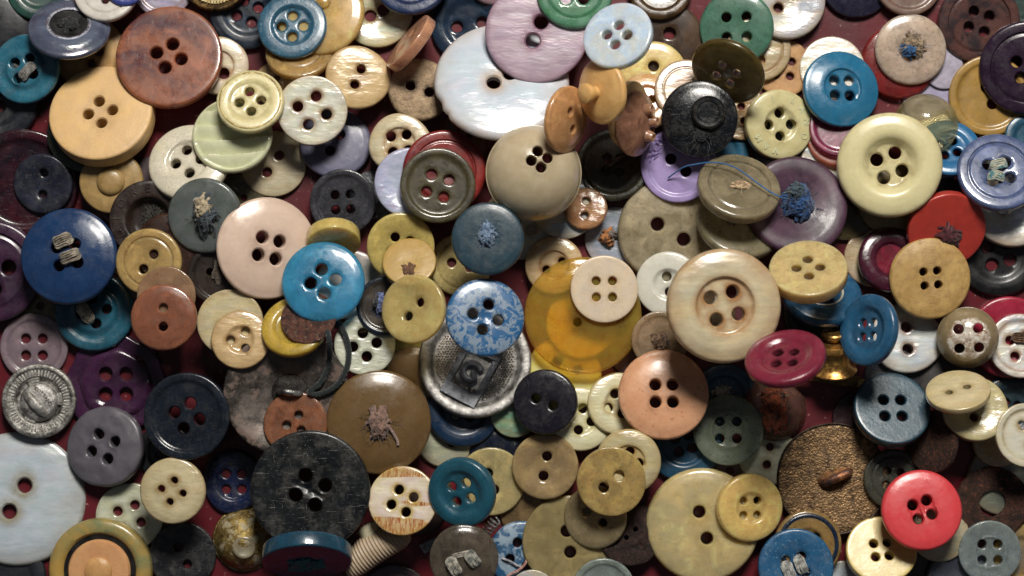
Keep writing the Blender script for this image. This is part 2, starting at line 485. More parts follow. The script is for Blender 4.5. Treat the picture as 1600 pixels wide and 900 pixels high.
class MB:
    """collects shapes for one mesh"""
    def __init__(s): s.V = []; s.F = []
    def lathe(s, prof, n=48, M=None, wob=None):
        b = len(s.V)
        for r, z in prof:
            for i in range(n):
                a = 2 * pi * i / n
                q = r * (1 + (wob(a, r, z) if wob else 0))
                v = Vector((q * cos(a), q * sin(a), z))
                s.V.append(tuple(M @ v) if M else tuple(v))
        for k in range(len(prof) - 1):
            for i in range(n):
                j = (i + 1) % n
                s.F.append((b + k * n + i, b + k * n + j, b + (k + 1) * n + j, b + (k + 1) * n + i))
        for k, rev in ((0, True), (len(prof) - 1, False)):
            if prof[k][0] > 1e-5:
                f = tuple(b + k * n + i for i in range(n)); s.F.append(f[::-1] if rev else f)
        return s
    def tube(s, pts, r, n=6, taper=False, closed=False):
        pts = [Vector(p) for p in pts]; b = len(s.V); m = len(pts)
        up = Vector((.13, .31, .94)).normalized()
        for k, p in enumerate(pts):
            a = pts[k - 1] if (k > 0 or closed) else p; c = pts[(k + 1) % m] if (k < m - 1 or closed) else p
            t = (c - a)
            t = t.normalized() if t.length > 1e-9 else Vector((0, 0, 1))
            u = up - t * up.dot(t)
            if u.length < .1: u = t.orthogonal()
            u.normalize(); v = t.cross(u); up = u
            q = r(k / (m - 1)) if callable(r) else r * ((1 - .85 * k / (m - 1)) if taper else 1)
            for i in range(n):
                a_ = 2 * pi * i / n; s.V.append(tuple(p + u * cos(a_) * q + v * sin(a_) * q))
        for k in range(m if closed else m - 1):
            k2 = (k + 1) % m
            for i in range(n):
                j = (i + 1) % n
                s.F.append((b + k * n + i, b + k * n + j, b + k2 * n + j, b + k2 * n + i))
        if not closed:
            s.F.append(tuple(b + i for i in range(n))[::-1]); s.F.append(tuple(b + (m - 1) * n + i for i in range(n)))
        return s
    def yarn(s, pts, r, strands=3, turns=5, n=5):
        pts = [Vector(p) for p in pts]; m = max(18, int(turns * 7))
        fine = []
        for k in range(m + 1):
            u = k / m * (len(pts) - 1); i = min(int(u), len(pts) - 2); t = u - i
            p0 = pts[max(0, i - 1)]; p1 = pts[i]; p2 = pts[i + 1]; p3 = pts[min(len(pts) - 1, i + 2)]
            fine.append(.5 * ((2 * p1) + (p2 - p0) * t + (2 * p0 - 5 * p1 + 4 * p2 - p3) * t * t + (3 * p1 - p0 - 3 * p2 + p3) * t ** 3))
        for q in range(strands):
            up = Vector((.2, .3, .93)).normalized(); path = []
            for k, p in enumerate(fine):
                t = (fine[min(m, k + 1)] - fine[max(0, k - 1)]).normalized()
                u = up - t * up.dot(t)
                if u.length < .05: u = t.orthogonal()
                u.normalize(); v = t.cross(u); up = u
                a = 2 * pi * (q / strands + turns * k / m)
                path.append(p + (u * cos(a) + v * sin(a)) * r * .52)
            s.tube(path, r * .55, n)
        return s
    def box(s, c, e, M=None, bev=.15):
        b = len(s.V); q = min(e) * bev
        x, y, z = e
        lv = [(-z, x - q, y - q), (-z + q, x, y), (z - q, x, y), (z, x - q, y - q)]
        for zz, xx, yy in lv:
            for sx, sy in ((-1, -1), (1, -1), (1, 1), (-1, 1)):
                v = Vector((c[0] + sx * xx, c[1] + sy * yy, c[2] + zz)); s.V.append(tuple(M @ v) if M else tuple(v))
        for k in range(3):
            for i in range(4):
                j = (i + 1) % 4; s.F.append((b + k * 4 + i, b + k * 4 + j, b + (k + 1) * 4 + j, b + (k + 1) * 4 + i))
        s.F.append((b + 3, b + 2, b + 1, b)); s.F.append((b + 12, b + 13, b + 14, b + 15)); return s
    def build(s, name, smooth=True): return mesh_from(name, s.V, s.F, smooth)

def knot(cx, cy, z, r, h, seed, n=26, th=.035, squash=(1, 1), ang=0, mb=None):
    """a lump of worn sewing thread: many short curved strands over a mound"""
    R = random.Random(seed); mb = mb or MB()
    ca, sa = cos(radians(ang)), sin(radians(ang))
    for k in range(n):
        a = R.uniform(0, 2 * pi); q = R.uniform(0, .55) * r; dirn = R.uniform(0, 2 * pi); L = R.uniform(.5, 1.25) * r
        x, y = q * cos(a), q * sin(a); pts = []
        for i in range(7):
            u = i / 6 - .5
            px = x + L * u * cos(dirn) + .2 * r * sin(u * 5 + a) * -sin(dirn)
            py = y + L * u * sin(dirn) + .2 * r * sin(u * 5 + a) * cos(dirn)
            rad = sqrt(px * px + py * py) / r
            pz = h * (max(0, 1 - rad * rad)) * R.uniform(.75, 1.05) * (.55 + .45 * (1 - (2 * u) ** 2))
            px *= squash[0]; py *= squash[1]
            pts.append((cx + px * ca - py * sa, cy + px * sa + py * ca, z + pz))
        mb.tube(pts, th * R.uniform(.7, 1.2), 5)
    return mb

def fuzz(mb, cx, cy, z, r, seed, n=14, th=.006, L=.3):
    R = random.Random(seed)
    for k in range(n):
        a = R.uniform(0, 2 * pi); q = r * R.uniform(.2, 1); p = Vector((cx + q * cos(a), cy + q * sin(a), z + R.uniform(0, .06)))
        d = Vector((cos(a), sin(a), R.uniform(.1, .8))).normalized(); pts = []
        for i in range(7):
            pts.append(tuple(p)); d = (d + Vector((R.uniform(-.5, .5), R.uniform(-.5, .5), R.uniform(-.4, .3)))).normalized(); p = p + d * L / 6
        mb.tube(pts, th, 3, taper=True)
    return mb

# ------------------------------------------------------------------ placing: every thing is dropped on the heap below it
CELL = 4.0
SQ = 0.25           # how far a button may settle into the one it rests on
HX0, HY0 = -400, -400
HMAP = np.zeros((int(2400 / CELL), int(1700 / CELL)))
def at(px, py, z):
    """world point of a photograph pixel at height z (metres)"""
    k = (HC - z) / HC
    return ((px - 800) * S * k, (450 - py) * S * k, z)

def samples(F, T, er=.05):
    r = np.linspace(0, 1, 26); th = np.linspace(0, 2 * pi, 97)[:-1]
    rr, tt = np.meshgrid(r, th); x = (rr * np.cos(tt)).ravel(); y = (rr * np.sin(tt)).ravel()
    top = T / 2 + F(rr.ravel()) - er * np.clip((rr.ravel() - .95) / .05, 0, 1)
    return x, y, top, np.full_like(top, -T / 2)

def rotm(t, a):
    t = radians(t); a = radians(a)
    n = Vector((sin(t) * cos(a), sin(t) * sin(a), cos(t)))
    return Vector((0, 0, 1)).rotation_difference(n).to_matrix()

def drop(px, py, Rpx, t, a, F, T, settle=True, sink=0.0):
    x, y, top, bo = samples(F, T)
    bo = bo * SQ
    P3t = np.stack([x, y, top]) * Rpx; P3b = np.stack([x, y, bo]) * Rpx
    base = Vector((sin(radians(t)) * cos(radians(a)), sin(radians(t)) * sin(radians(a)), 0))
    cands = [(0, 0)]
    if settle: cands = [(i * .035, j * .035) for i in (-3, -2, -1, 0, 1, 2, 3) for j in (-3, -2, -1, 0, 1, 2, 3)]
    best = None
    for (dx, dy) in cands:
        nx, ny = base.x + dx, base.y + dy
        nz = sqrt(max(.02, 1 - nx * nx - ny * ny)); n = Vector((nx, ny, nz)).normalized()
        M = np.array(Vector((0, 0, 1)).rotation_difference(n).to_matrix())
        q = M @ P3b; q2 = M @ P3t
        allp = np.concatenate([q, q2], 1)
        ix = ((px + allp[0] - HX0) / CELL).astype(int); iy = ((py - allp[1] - HY0) / CELL).astype(int)
        ix = np.clip(ix, 0, HMAP.shape[0] - 1); iy = np.clip(iy, 0, HMAP.shape[1] - 1)
        need = HMAP[ix, iy] - allp[2]
        z = max(float(np.percentile(need, 97)), float(np.max(need)) - 6.5) - sink
        score = z + (900 if t >= 11 else 220) * (dx * dx + dy * dy)
        if best is None or score < best[0]: best = (score, z, n, ix, iy, allp[2])
    _, z, n, ix, iy, az = best
    z += .6
    np.maximum.at(HMAP, (ix, iy), az + z)
    return z, n

GROUP = 'buttons heaped on the red tray'
THINGS = []
def tagit(o, label, cat='button', group=GROUP):
    o['label'] = label; o['category'] = cat
    if group: o['group'] = group

def child(root, name, me, mat, label=None):
    o = bpy.data.objects.new(name, me)
    if not me.materials: me.materials.append(mat)
    else: me.materials[0] = mat
    o.parent = root; COL.objects.link(o)
    if label: o['label'] = label
    return o

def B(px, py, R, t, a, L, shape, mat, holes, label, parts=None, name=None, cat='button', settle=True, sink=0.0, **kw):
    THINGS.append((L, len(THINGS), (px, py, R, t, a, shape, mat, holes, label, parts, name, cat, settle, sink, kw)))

def build_all():
    for L, _, (px, py, R, t, a, shape, mat, holes, label, parts, name, cat, settle, sink, kw) in sorted(THINGS, key=lambda q: (q[0], q[1])):
        nh = len([1 for _ in range(holes[0])]) if holes else 0
        nm = name or {0: 'round_button', 1: 'button', 2: 'two_hole_button', 3: 'three_hole_button', 4: 'four_hole_button'}.get(nh, 'button')
        if shape is None:
            me = None; F = pchip([(0, 0), (1, 0)]); T = kw.get('T', .3)
        else:
            me, F, T = button_mesh(nm if not parts else 'body', shape, holes, **kw)
        z, n = drop(px, py, R, t, a, F, T, settle and t < 50, sink)
        zm = z * S; k = (HC - zm) / HC
        M = Vector((0, 0, 1)).rotation_difference(n)
        if parts:
            o = bpy.data.objects.new(nm, None); o.empty_display_size = .001
            COL.objects.link(o)
            if me: child(o, 'body', me, mat)
            parts(o, F, T)
        else:
            me.materials.append(mat)
            o = bpy.data.objects.new(nm, me); COL.objects.link(o)
        o.location = at(px, py, zm)
        o.rotation_mode = 'QUATERNION'; o.rotation_quaternion = M
        o.scale = (R * S * k,) * 3
        tagit(o, label, cat)

# ------------------------------------------------------------------ part makers
def stitches(pairs, mat, th=.045, n=4, h=.11, zoff=0, seed=1, name='thread'):
    """thread laid from hole to hole: pairs of ((x,y),(x,y)) in button radii"""
    def f(root, F, T):
        R = random.Random(seed)
        for (p, q) in pairs:
            mb = MB(); p_, q_ = Vector((*p, 0)), Vector((*q, 0)); d = (q_ - p_); s_ = Vector((-d.y, d.x, 0)).normalized()
            for k in range(n + 3):
                off = (k - (n + 2) / 2) * th * .66; pts = []
                zt = T / 2 + float(F(((p_ + q_) / 2).length)) + zoff
                for u, hh in ((0, -.16), (.02, -.02), (.15, h * .6), (.5, h + R.uniform(-.02, .03)), (.85, h * .6), (.98, -.02), (1, -.16)):
                    v = p_ + d * u + s_ * (off * (1 if 0.1 < u < .9 else .45) + R.uniform(-.02, .02))
                    pts.append((v.x, v.y, zt + hh))
                mb.yarn(pts, th * .62, 2, .8, 5)
            child(root, name, mb.build(name), mat)
    return f

def knots(mats, cx, cy, r, h=.2, seed=3, th=.035, n=26, squash=(1, 1), ang=0, hair=10):
    def f(root, F, T):
        z = T / 2 + float(F(sqrt(cx * cx + cy * cy))) - .01
        r_ = r * 1.08
        for k, m in enumerate(mats):
            dx, dy = (0, 0) if k == 0 else (r * .35 * cos(k * 2.4 + seed), r * .35 * sin(k * 2.4 + seed))
            mb = knot(cx + dx, cy + dy, z, r_ * (1 if k == 0 else .75), h * (1.5 + .2 * k), seed + k * 7, int(n * 1.6) if k == 0 else n, th * 1.15, squash, ang)
            fuzz(mb, cx, cy, z, r, seed + k, hair)
            child(root, 'thread_knot', mb.build('thread_knot'), m)
    return f

def ringpart(r0, r1, z, mat, name='ring', h=.03):
    def f(root, F, T):
        zz = T / 2 + z; m = (r0 + r1) / 2
        mb = MB(); n = 72; pts = [(m * cos(2 * pi * i / n), m * sin(2 * pi * i / n), zz) for i in range(n)]
        prof = [(r0, zz - h), (r0, zz), (r0 + (r1 - r0) * .25, zz + h * .8), (m, zz + h), (r1 - (r1 - r0) * .25, zz + h * .8), (r1, zz), (r1, zz - h)]
        b = 0
        for r, z_ in prof:
            for i in range(n): mb.V.append((r * cos(2 * pi * i / n), r * sin(2 * pi * i / n), z_))
        L_ = len(prof)
        for k in range(L_):
            k2 = (k + 1) % L_
            for i in range(n):
                j = (i + 1) % n; mb.F.append((k * n + i, k2 * n + i, k2 * n + j, k * n + j))
        child(root, name, mb.build(name), mat)
    return f

def latheparts(name, prof, mat, cx=0, cy=0, n=48, wob=None, M=None, fromtop=True):
    def f(root, F, T):
        MM = Matrix.Translation((cx, cy, T / 2 if fromtop else 0)) @ (M or Matrix.Identity(4))
        child(root, name, MB().lathe(prof, n, MM, wob).build(name), mat)
    return f

def letters(items, rad, size, mat, depth=.02, zoff=0.0, clockwise=True):
    """raised lettering: [(char, angle)] round the face, tops outward"""
    def f(root, F, T):
        mb = MB()
        for ch, ang in items:
            cu = bpy.data.curves.new('t', 'FONT'); cu.body = ch; cu.size = size; cu.extrude = depth; cu.align_x = 'CENTER'; cu.align_y = 'CENTER'
            cu.bevel_depth = size * .02; cu.resolution_u = 3
            ob = bpy.data.objects.new('t', cu); COL.objects.link(ob)
            me = bpy.data.meshes.new_from_object(ob)
            a = radians(ang); M = Matrix.Translation((rad * cos(a), rad * sin(a), T / 2 + float(F(rad)) + zoff)) @ Matrix.Rotation(a - pi / 2, 4, 'Z')
            b = len(mb.V)
            for v in me.vertices: mb.V.append(tuple(M @ v.co))
            for p in me.polygons: mb.F.append(tuple(b + i for i in p.vertices))
            bpy.data.objects.remove(ob); bpy.data.meshes.remove(me); bpy.data.curves.remove(cu)
        child(root, 'lettering', mb.build('lettering', False), mat)
    return f

def many(*fs):
    def f(root, F, T):
        for g in fs: g(root, F, T)
    return f

def wob(k1=2, a1=.02, k2=3, a2=.015, ph=0.0):
    return lambda a: a1 * cos(k1 * a + ph) + a2 * cos(k2 * a + ph * 2.3 + 1)

# ------------------------------------------------------------------ tray
def tray():
    n = 60; V = []; F = []
    for j in range(n + 1):
        for i in range(n + 1):
            V.append(((i / n - .5) * 1.2, (j / n - .5) * 1.2, -.0002))
    for j in range(n):
        for i in range(n):
            F.append((j * (n + 1) + i, j * (n + 1) + i + 1, (j + 1) * (n + 1) + i + 1, (j + 1) * (n + 1) + i))
    me = mesh_from('tray_floor', V, F); me.materials.append(TRAY())
    o = bpy.data.objects.new('tray_floor', me); COL.objects.link(o); o['kind'] = 'structure'
tray()
# ------------------------------------------------------------------ reliefs
def fade(r, a=.82, b=.95): return 0.0 if r > b else (1.0 if r < a else (b - r) / (b - a))
def rel_waves(x, y, r):
    v = y * 2.55 + .28 * cos(x * 1.6 + .4) + .15
    s = v - math.floor(v)
    return -.19 * fade(r, .86, .95) * (1 - s) ** 1.6
def rel_scratch_pit(cx, cy, rr, d):
    return lambda x, y, r: -d * exp(-(((x - cx) ** 2 + (y - cy) ** 2) / rr ** 2))
def rel_fan(x, y, r):
    dx, dy = x + .36, y - .36; q = sqrt(dx * dx + dy * dy); a = math.degrees(atan2(dy, dx)) % 360
    if 85 < a < 215 and .05 < q < .50: return (.03 + .06 * cos(radians((a - 150) * 16)) * min(1, q * 3)) * fade(r, .86, .95)
    return 0
def rel_edge_carve(x, y, r):
    return .03 * cos(atan2(y, x) * 5 + 1) * (1 if .6 < r < .9 else 0)
def rel_slots(ang, w_, l_, off, d):
    ca, sa = cos(radians(ang)), sin(radians(ang))
    def f(x, y, r):
        u = x * ca + y * sa; v = -x * sa + y * ca
        m = max(0, 1 - max(0, abs(u) - l_) / .03) * max(0, 1 - max(0, abs(abs(v) - off) - w_) / .025)
        return -d * m
    return f
def rel_cross(x, y, r):
    return -.05 * (exp(-((x * .5 + y * .86) / .06) ** 2)) * (1 if r < .3 else 0)
def rel_lava(x, y, r):
    return .03 * noise.noise(Vector((x * 3.1, y * 3.1, 2))) * fade(r) + .012 * noise.noise(Vector((x * 9, y * 9, 2))) * fade(r)
def rel_crag(x, y, r):
    return .10 * noise.noise(Vector((x * 3.4, y * 3.4, 9))) * fade(r, .5, .7) + .05 * noise.noise(Vector((x * 8, y * 8, 5))) * fade(r, .5, .7)

# materials used more than once
NAVY = P('#1b2433', '#10161f', rough=.3, sss=.05)
BLACK = P('#101216', '#1a1c20', rough=.3, sss=0, wear=1.0)
TWINE = YA('#a89c88', '#6e6456'); GREYT = YA('#8d8a84', '#55524e'); DARKT = YA('#1c2024', '#0c0e10'); BLUET = YA('#2d6ea8', '#123a66')
CREAMT = YA('#cfc4ae', '#8d8068')

# ------------------------------------------------------------------ layer 1-3 (deep in the heap)
B(-30, 45, 84, 4, 60, 1, 'lowdome', P('#14161e', '#0c0d14', rough=.4), None, 'near-black domed button cut off by the upper left corner')
B(-12, 152, 74, 5, 60, 1, 'rim', P('#151b28', '#0d1018', rough=.4), (4, .12, .25, 40), 'dark navy rimmed button just under the teal one at the left edge')
B(62, -18, 52, 6, 60, 2, 'rim', P('#1f4a40', '#163630'), (4, .12, .25, 40), 'dark green button behind the grey saucer button, top left')
B(141, 84, 57, 5, 90, 2, 'soft', BO('#c09858', '#a87e42'), (4, .115, .27, 10), 'tan wooden button between the grey saucer and the big brown button')
B(38, 286, 84, 3, 90, 1, 'rimthin', H('#4a1424', '#1c1220', t=.2, wear=1.2, sss=.4), None, 'large clear maroon disc under the small blue-black button at left')
B(245, 284, 42, 2, 90, 1, 'soft', P('#5a4a50'), (2, .12, .25, 30), 'dusky mauve button low between the knob button and frosted white one')
B(372, 315, 44, 3, 90, 2, 'flat', H('#6c6a52', t=.2), (2, .12, .25, 30), 'dull olive button low beside the large pale pink one')
B(432, 132, 36, 3, 90, 2, 'soft', PE('#b09a74', '#a48c66'), (2, .13, .28, 80), 'small tan shell button peeping out above the white pearl one')
B(583, 305, 38, 6, 100, 2, 'flat', ME('#8c8f94', '#3a3c40', rough=.25), None, 'thin shiny steel disc behind the charcoal four-hole button')
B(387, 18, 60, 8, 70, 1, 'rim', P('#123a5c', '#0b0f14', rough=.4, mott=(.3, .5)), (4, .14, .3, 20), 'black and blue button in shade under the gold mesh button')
B(255, -20, 48, 6, 90, 2, 'rimthin', PE('#a89cb4', '#8c88a4'), None, 'lilac pearl button cut by the top edge left of the gold mesh button')
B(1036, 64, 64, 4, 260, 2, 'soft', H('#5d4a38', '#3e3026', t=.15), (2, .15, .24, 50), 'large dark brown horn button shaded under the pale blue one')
B(1228, 232, 52, 3, 0, 1, 'flat', P('#241c1c'), None, 'dark brown button deep under the cream lettered button')
B(728, 222, 47, 4, 90, 3, 'soft', H('#8a6450', '#6a4a3c', t=.3), (2, .12, .25, 60), 'brown see-through button between the big white pearl and the red disc')
B(1455, 158, 44, 8, 60, 2, 'thin', P('#9c94b0', '#8880a0'), None, 'lilac flat disc underneath the glass dome')
B(1474, 108, 32, 8, 60, 2, 'flat', P('#a8a0b4'), None, 'small pale lilac disc to the right of the knotted clear button')
B(1600, 10, 42, 5, 60, 1, 'rim', P('#1c3a34'), None, 'dark green button in the upper right corner')
B(1320, 322, 54, 4, 90, 2, 'flat', H('#6e6238', t=.15), (2, .12, .25, 30), 'olive horn button in shade between the mauve and the big cream button')
B(1445, 300, 50, 5, 90, 1, 'flat', P('#3a2a30'), (4, .12, .25, 30), 'dark plum button deep under the bright blue one at right')
B(70, 466, 42, 3, 90, 1, 'flat', H('#77704a', t=.2), (2, .15, .3, 60), 'olive button deep between the purple and the royal blue buttons')
B(560, 482, 40, 4, 90, 2, 'flat', PE('#8c6a3c', '#7c5c34'), None, 'tan disc low beside the blue-fuzz button')
B(1285, 486, 62, 10, 90, 3, 'rim', P('#1c2530', '#11161c'), (4, .12, .25, 30), 'blackish button under the blue rimmed one above the brass stud')
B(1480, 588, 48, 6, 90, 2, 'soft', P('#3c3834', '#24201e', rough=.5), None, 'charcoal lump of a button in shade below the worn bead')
B(1578, 640, 52, 4, 90, 1, 'rim', P('#16303a'), (4, .12, .25, 30), 'dark teal button deep under the right hand pearl ones')
B(696, 684, 47, 4, 80, 2, 'soft', PE('#a8ac9c', '#8c9890'), (2, .125, .26, -40), 'grey-white shell button showing below the midnight blue one')
B(775, 706, 44, 5, 90, 2, 'lowdome', P('#10182a', '#0b101c', rough=.18, sss=0), None, 'glossy midnight domed button above the two-hole greenish one')
B(1130, 742, 46, 2, 90, 1, 'flat', P('#4a2c24'), (2, .12, .25, 30), 'reddish brown button deep above the small yellow one')
B(826, 798, 46, 3, 90, 2, 'soft', H('#82704c', '#6c5c40', t=.2), None, 'brown horn button low under the greenish dished one')
B(1568, 748, 58, 3, 90, 2, 'soft', PE('#8c8c78', '#6e7468'), None, 'grey shell button lying under the rusty washer')
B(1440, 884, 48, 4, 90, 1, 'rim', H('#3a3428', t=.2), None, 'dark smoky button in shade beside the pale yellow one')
B(1318, 916, 40, 4, 90, 1, 'flat', PE('#8c8c90'), None, 'grey button barely showing at the bottom edge beside the scuffed blue')
B(258, 706, 44, 4, 60, 3, 'rim', P('#2a3038', '#1c2026'), (4, .12, .25, 30), 'dark slate button behind the rough grey one')
B(20, 900, 52, 2, 60, 1, 'rim', P('#22262e'), None, 'dark button under the big shell disc at the lower left corner')
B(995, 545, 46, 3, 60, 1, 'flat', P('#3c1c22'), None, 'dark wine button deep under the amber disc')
B(1130, 240, 40, 5, 60, 3, 'rim', P('#1f6484', '#184e68'), None, 'blue button peeping out between black shank and lettered button')
B(1160, 178, 42, 4, 90, 3, 'flat', PE('#a08458', '#8c7450'), (2, .14, .28, -80), 'tan button peeping out between the black and the lettered buttons')
B(1294, 256, 44, 5, 90, 3, 'flat', PE('#c4b490'), None, 'cream button low left of the big cream one')
B(1600, 870, 52, 4, 90, 2, 'rim', H('#a88e2c', '#8c8a80', t=.3), None, 'yellow button at the lower right corner under the grey one')
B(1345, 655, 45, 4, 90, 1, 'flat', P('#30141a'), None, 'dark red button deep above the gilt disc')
B(305, 300, 44, 3, 60, 2, 'flat', PE('#6c6c60', '#5c6058'), (2, .12, .25, 30), 'dull grey shell button low under the frosted white one')
B(205, 425, 44, 3, 60, 1, 'flat', H('#4c3426', t=.2), None, 'dark brown disc deep between royal blue and straw-brown buttons')
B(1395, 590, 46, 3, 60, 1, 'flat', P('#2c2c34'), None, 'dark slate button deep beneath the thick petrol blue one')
B(800, 340, 44, 3, 60, 2, 'flat', PE('#a49c7c', '#94907c'), None, 'cream button low in the gap under the khaki dome')
B(655, 790, 44, 3, 60, 1, 'flat', P('#3c2a24'), None, 'dark brown button deep between striped pearl and dark teal ones')
B(520, 640, 50, 3, 60, 2, 'flat', P('#2c2a2c'), None, 'charcoal button deep behind the olive-brown one with thread')
B(600, 610, 40, 3, 60, 2, 'flat', P('#4c3c2c'), None, 'brown button low beside the silver crest button')
B(1100, 500, 50, 3, 60, 1, 'flat', H('#5c4c34', t=.13), None, 'tan button deep under the biggest bone button')
B(885, 560, 0.1, 0, 0, 0, 'flat', P('#30141a'), None, '') if False else None

# ------------------------------------------------------------------ top left
B(68, 287, 47, 6, 250, 4, 'dish', P('#23273a', '#1a1c24', rough=.35, wear=.9, spots='#4a4a50'), (2, .15, .36, 84), 'small blue-black two-hole button on the clear maroon disc')
B(40, 108, 55, 12, 160, 4, 'raised', P('#1c6c84', '#155468', rough=.28, wear=1.3), (4, .155, .32, 60),
  'teal four-hole button with grey thread stitch at the left edge',
  parts=stitches([((.32, .12), (-.04, -.33))], GREYT, n=5, th=.055))
B(140, 208, 66, 16, 95, 3, 'groove', H('#3c4438', '#2c322a', t=.2), (4, .12, .25, 30), 'dark green-grey button hidden beneath the tan bone one')
B(174, 284, 50, 5, 90, 3, 'soft', P('#a8884c', '#8c6e38', rough=.4), None, 'tan button with a low rounded knob below the bone one',
  parts=latheparts('knob', [(.44, -.06), (.44, .02), (.40, .10), (.28, .155), (.1, .17), (0, .17)], P('#a8884c', '#8c6e38', rough=.4)))
B(234, 344, 62, 5, 120, 3, ([(0, -.30), (.42, -.28), (.52, -.16), (.58, -.02), (.62, 0), (.9, 0), (1, -.03)], .36, .06, .1, (.57,)),
  P('#33221c', '#171314', rough=.35, wear=.7), None, 'dark brown cupped button with raised letters round its rim',
  parts=many(letters([('D', 205), ('I', 178), ('O', 149), ('R', 120), ('E', 92)], .79, .30, P('#3a2922', '#1c1514', rough=.35), .012),
             knots([YA('#3c362c', '#1a1612')], 0.05, .08, .38, .12, 5, .012, 20, hair=30)))
B(266, 388, 56, 6, 60, 4, 'soft', H('#5a3a2e', '#3c2620', t=.35), None, 'plum-brown see-through disc behind the yellowish two-hole button')
B(108, 43, 64, 40, 82, 5, ([(0, -.09), (.44, -.09), (.50, -.06), (.56, 0), (.75, -.03), (1, -.20)], .34, .08, .14, ()),
  PE('#5c6478', '#444a60', edge='#2a2e3c', rough=.2, opal=.15), None, 'blue-grey pearly saucer button with black threaded middle',
  parts=many(ringpart(.46, .56, -.015, ME('#9aa0ac', '#6c6470', rough=.2), 'metal_ring', .02),
             latheparts('centre', [(.46, -.08), (.46, -.05), (.2, -.075), (0, -.075)], P('#0e1012', rough=.4), n=40),
             latheparts('eyelet', [(.07, -.06), (.09, -.055), (.09, -.07)], P('#000000'), cx=.18, cy=.12, n=16),
             latheparts('eyelet', [(.07, -.06), (.09, -.055), (.09, -.07)], P('#000000'), cx=-.2, cy=-.04, n=16),
             knots([DARKT], 0.02, -.02, .26, .12, 4, .04, 16, hair=6)))
B(166, -12, 50, 14, 90, 6, 'groove2', P('#c8c2b8', '#b4aea6', rough=.25), (4, .13, .3, 0), 'off-white grooved button cut by the top edge at left')
B(196, -20, 31, 8, 90, 7, 'rim', P('#2c3f8c', '#22306c'), (2, .13, .3, 0), 'small cobalt button lying on the off-white one at the top edge')
B(343, 103, 46, 8, 60, 4, 'wellbone', PE('#cfc8b4', '#d4d0c4', edge='#a06834'), (2, .2, .3, 120), 'cream ring-shaped button tucked behind the big brown one')
B(265, 90, 83, 10, 125, 7, 'flat', H('#905c40', '#64323c', t=.22, cloud=(.45, .58), msc=.7, wear=.9, edge='#a0521c', scale=.003), (4, .118, .24, 75),
  'large mottled brown and plum four-hole button at upper left')
B(338, -34, 54, 6, 90, 6, ([(0, -.06), (.8, -.06), (.85, -.04), (.9, 0), (1, -.03)], .3, .07, .08, (.86,)), ME('#8c6a34', '#2c1c10', rough=.3), None,
  'gold mesh button with a glittering grid, cut by the top edge',
  parts=lambda root, F, T: gold_mesh(root, F, T))
B(160, 182, 81, 24, 96, 6, 'thick', BO('#dcb26c', '#d0a870', dirt='#6e5a34', ring=.35, da=.3, spots=False), (4, .105, .235, 100),
  'large yellow-tan bone button with four clustered holes', T=.42)
B(295, 254, 64, 20, 112, 5, 'wellbone', PE('#dedcd2', '#c8c8bc', edge='#b8ae98', grain=.7, opal=.2), (4, .13, .31, 100),
  'frosted white button with a smooth sunken middle and four holes')
B(363, 211, 63, 18, 92, 6, 'soft', P('#ccceaa', '#c0c29c', rough=.22, sss=.5, wear=.3), None, 'pale green button carved with broad overlapping waves', relief=rel_waves, dense=2.8, N=120)
B(392, 161, 53, 20, 85, 8, ([(0, -.08), (.55, -.07), (.66, -.01), (.74, 0), (.86, 0), (1, -.05)], .42, .08, .3, (.58,)),
  P('#d8cc98', '#c4b880', rough=.25, sss=.6, wear=.4, dirt='#6c5a28', da=.5), (4, .15, .32, 97), 'cream-yellow button with a fine gilt ring near its rim',
  parts=ringpart(.86, .92, -.008, ME('#c8b070', '#80682c', rough=.2), 'gilt_ring', .012))
B(500, 20, 70, 8, 120, 6, 'soft', H('#c8b072', '#b09a5c', t=.25, sss=1), None, 'large translucent straw-coloured disc behind the steel blue button',
  parts=latheparts('shank', [(.16, -.03), (.15, .05), (.10, .09), (0, .1)], H('#c8a85c', t=.25), .1, .2, 24))
B(468, 82, 53, 34, 90, 5, 'groove', H('#b0955a', '#927a46', t=.25), (2, .13, .3, 10), 'tan horn button tilted beneath the steel blue one')
B(457, 41, 54, 14, 95, 8, 'rimstep', P('#245a74', '#1a465e', rough=.3, wear=1.3, spots='#5a8298'), (4, .15, .32, 90),
  'worn steel blue four-hole button near the top edge')
B(589, 20, 56, 8, 60, 4, 'dish', PE('#c0b494', '#a8b0a4', edge='#8a7444', opal=.6), (2, .17, .20, 25), 'nacre two-hole button with a bright curved sheen at the top')
B(643, -34, 61, 6, 90, 7, 'groove2', P('#1e3058', '#18284a', rough=.3), (4, .12, .25, 30), 'dark blue grooved button cut by the top edge')
B(734, 38, 62, 10, 150, 4, 'rim', H('#22405c', '#1a3048', t=.3, sss=.4), (2, .15, .32, 190), 'dark blue see-through button left of the mauve disc')
B(775, -42, 52, 5, 90, 6, 'soft', P('#8c6c74'), None, 'dusty pink button cut by the top edge left of the mauve disc')
B(559, 121, 51, 8, 80, 5, 'soft', PE('#ccb488', '#bca478', edge='#7c5426', opal=.3, rot=1.5), (2, .14, .26, 68), 'honey-coloured shell button with two holes and scorched lower edge', outline=wob(3, .02, 2, .02))
B(656, 140, 50, 10, 95, 5, 'soft', ME('#a88c68', '#7c6448', rough=.35, met=.4), (2, .155, .31, -18), 'bronze-coloured two-hole button with golden rim')
B(642, 68, 51, 73, 142, 6, 'thick', H('#b48a70', '#a47c68', t=.2), (2, .15, .3, 60), 'pinkish brown button standing on its edge', T=.36)
B(427, 256, 52, 5, 90, 4, 'thin', PE('#beb49c', '#b0ac9a', edge='#8c7450', opal=.25), (2, .15, .31, 55), 'flat cream shell button with two holes below the green wavy one')
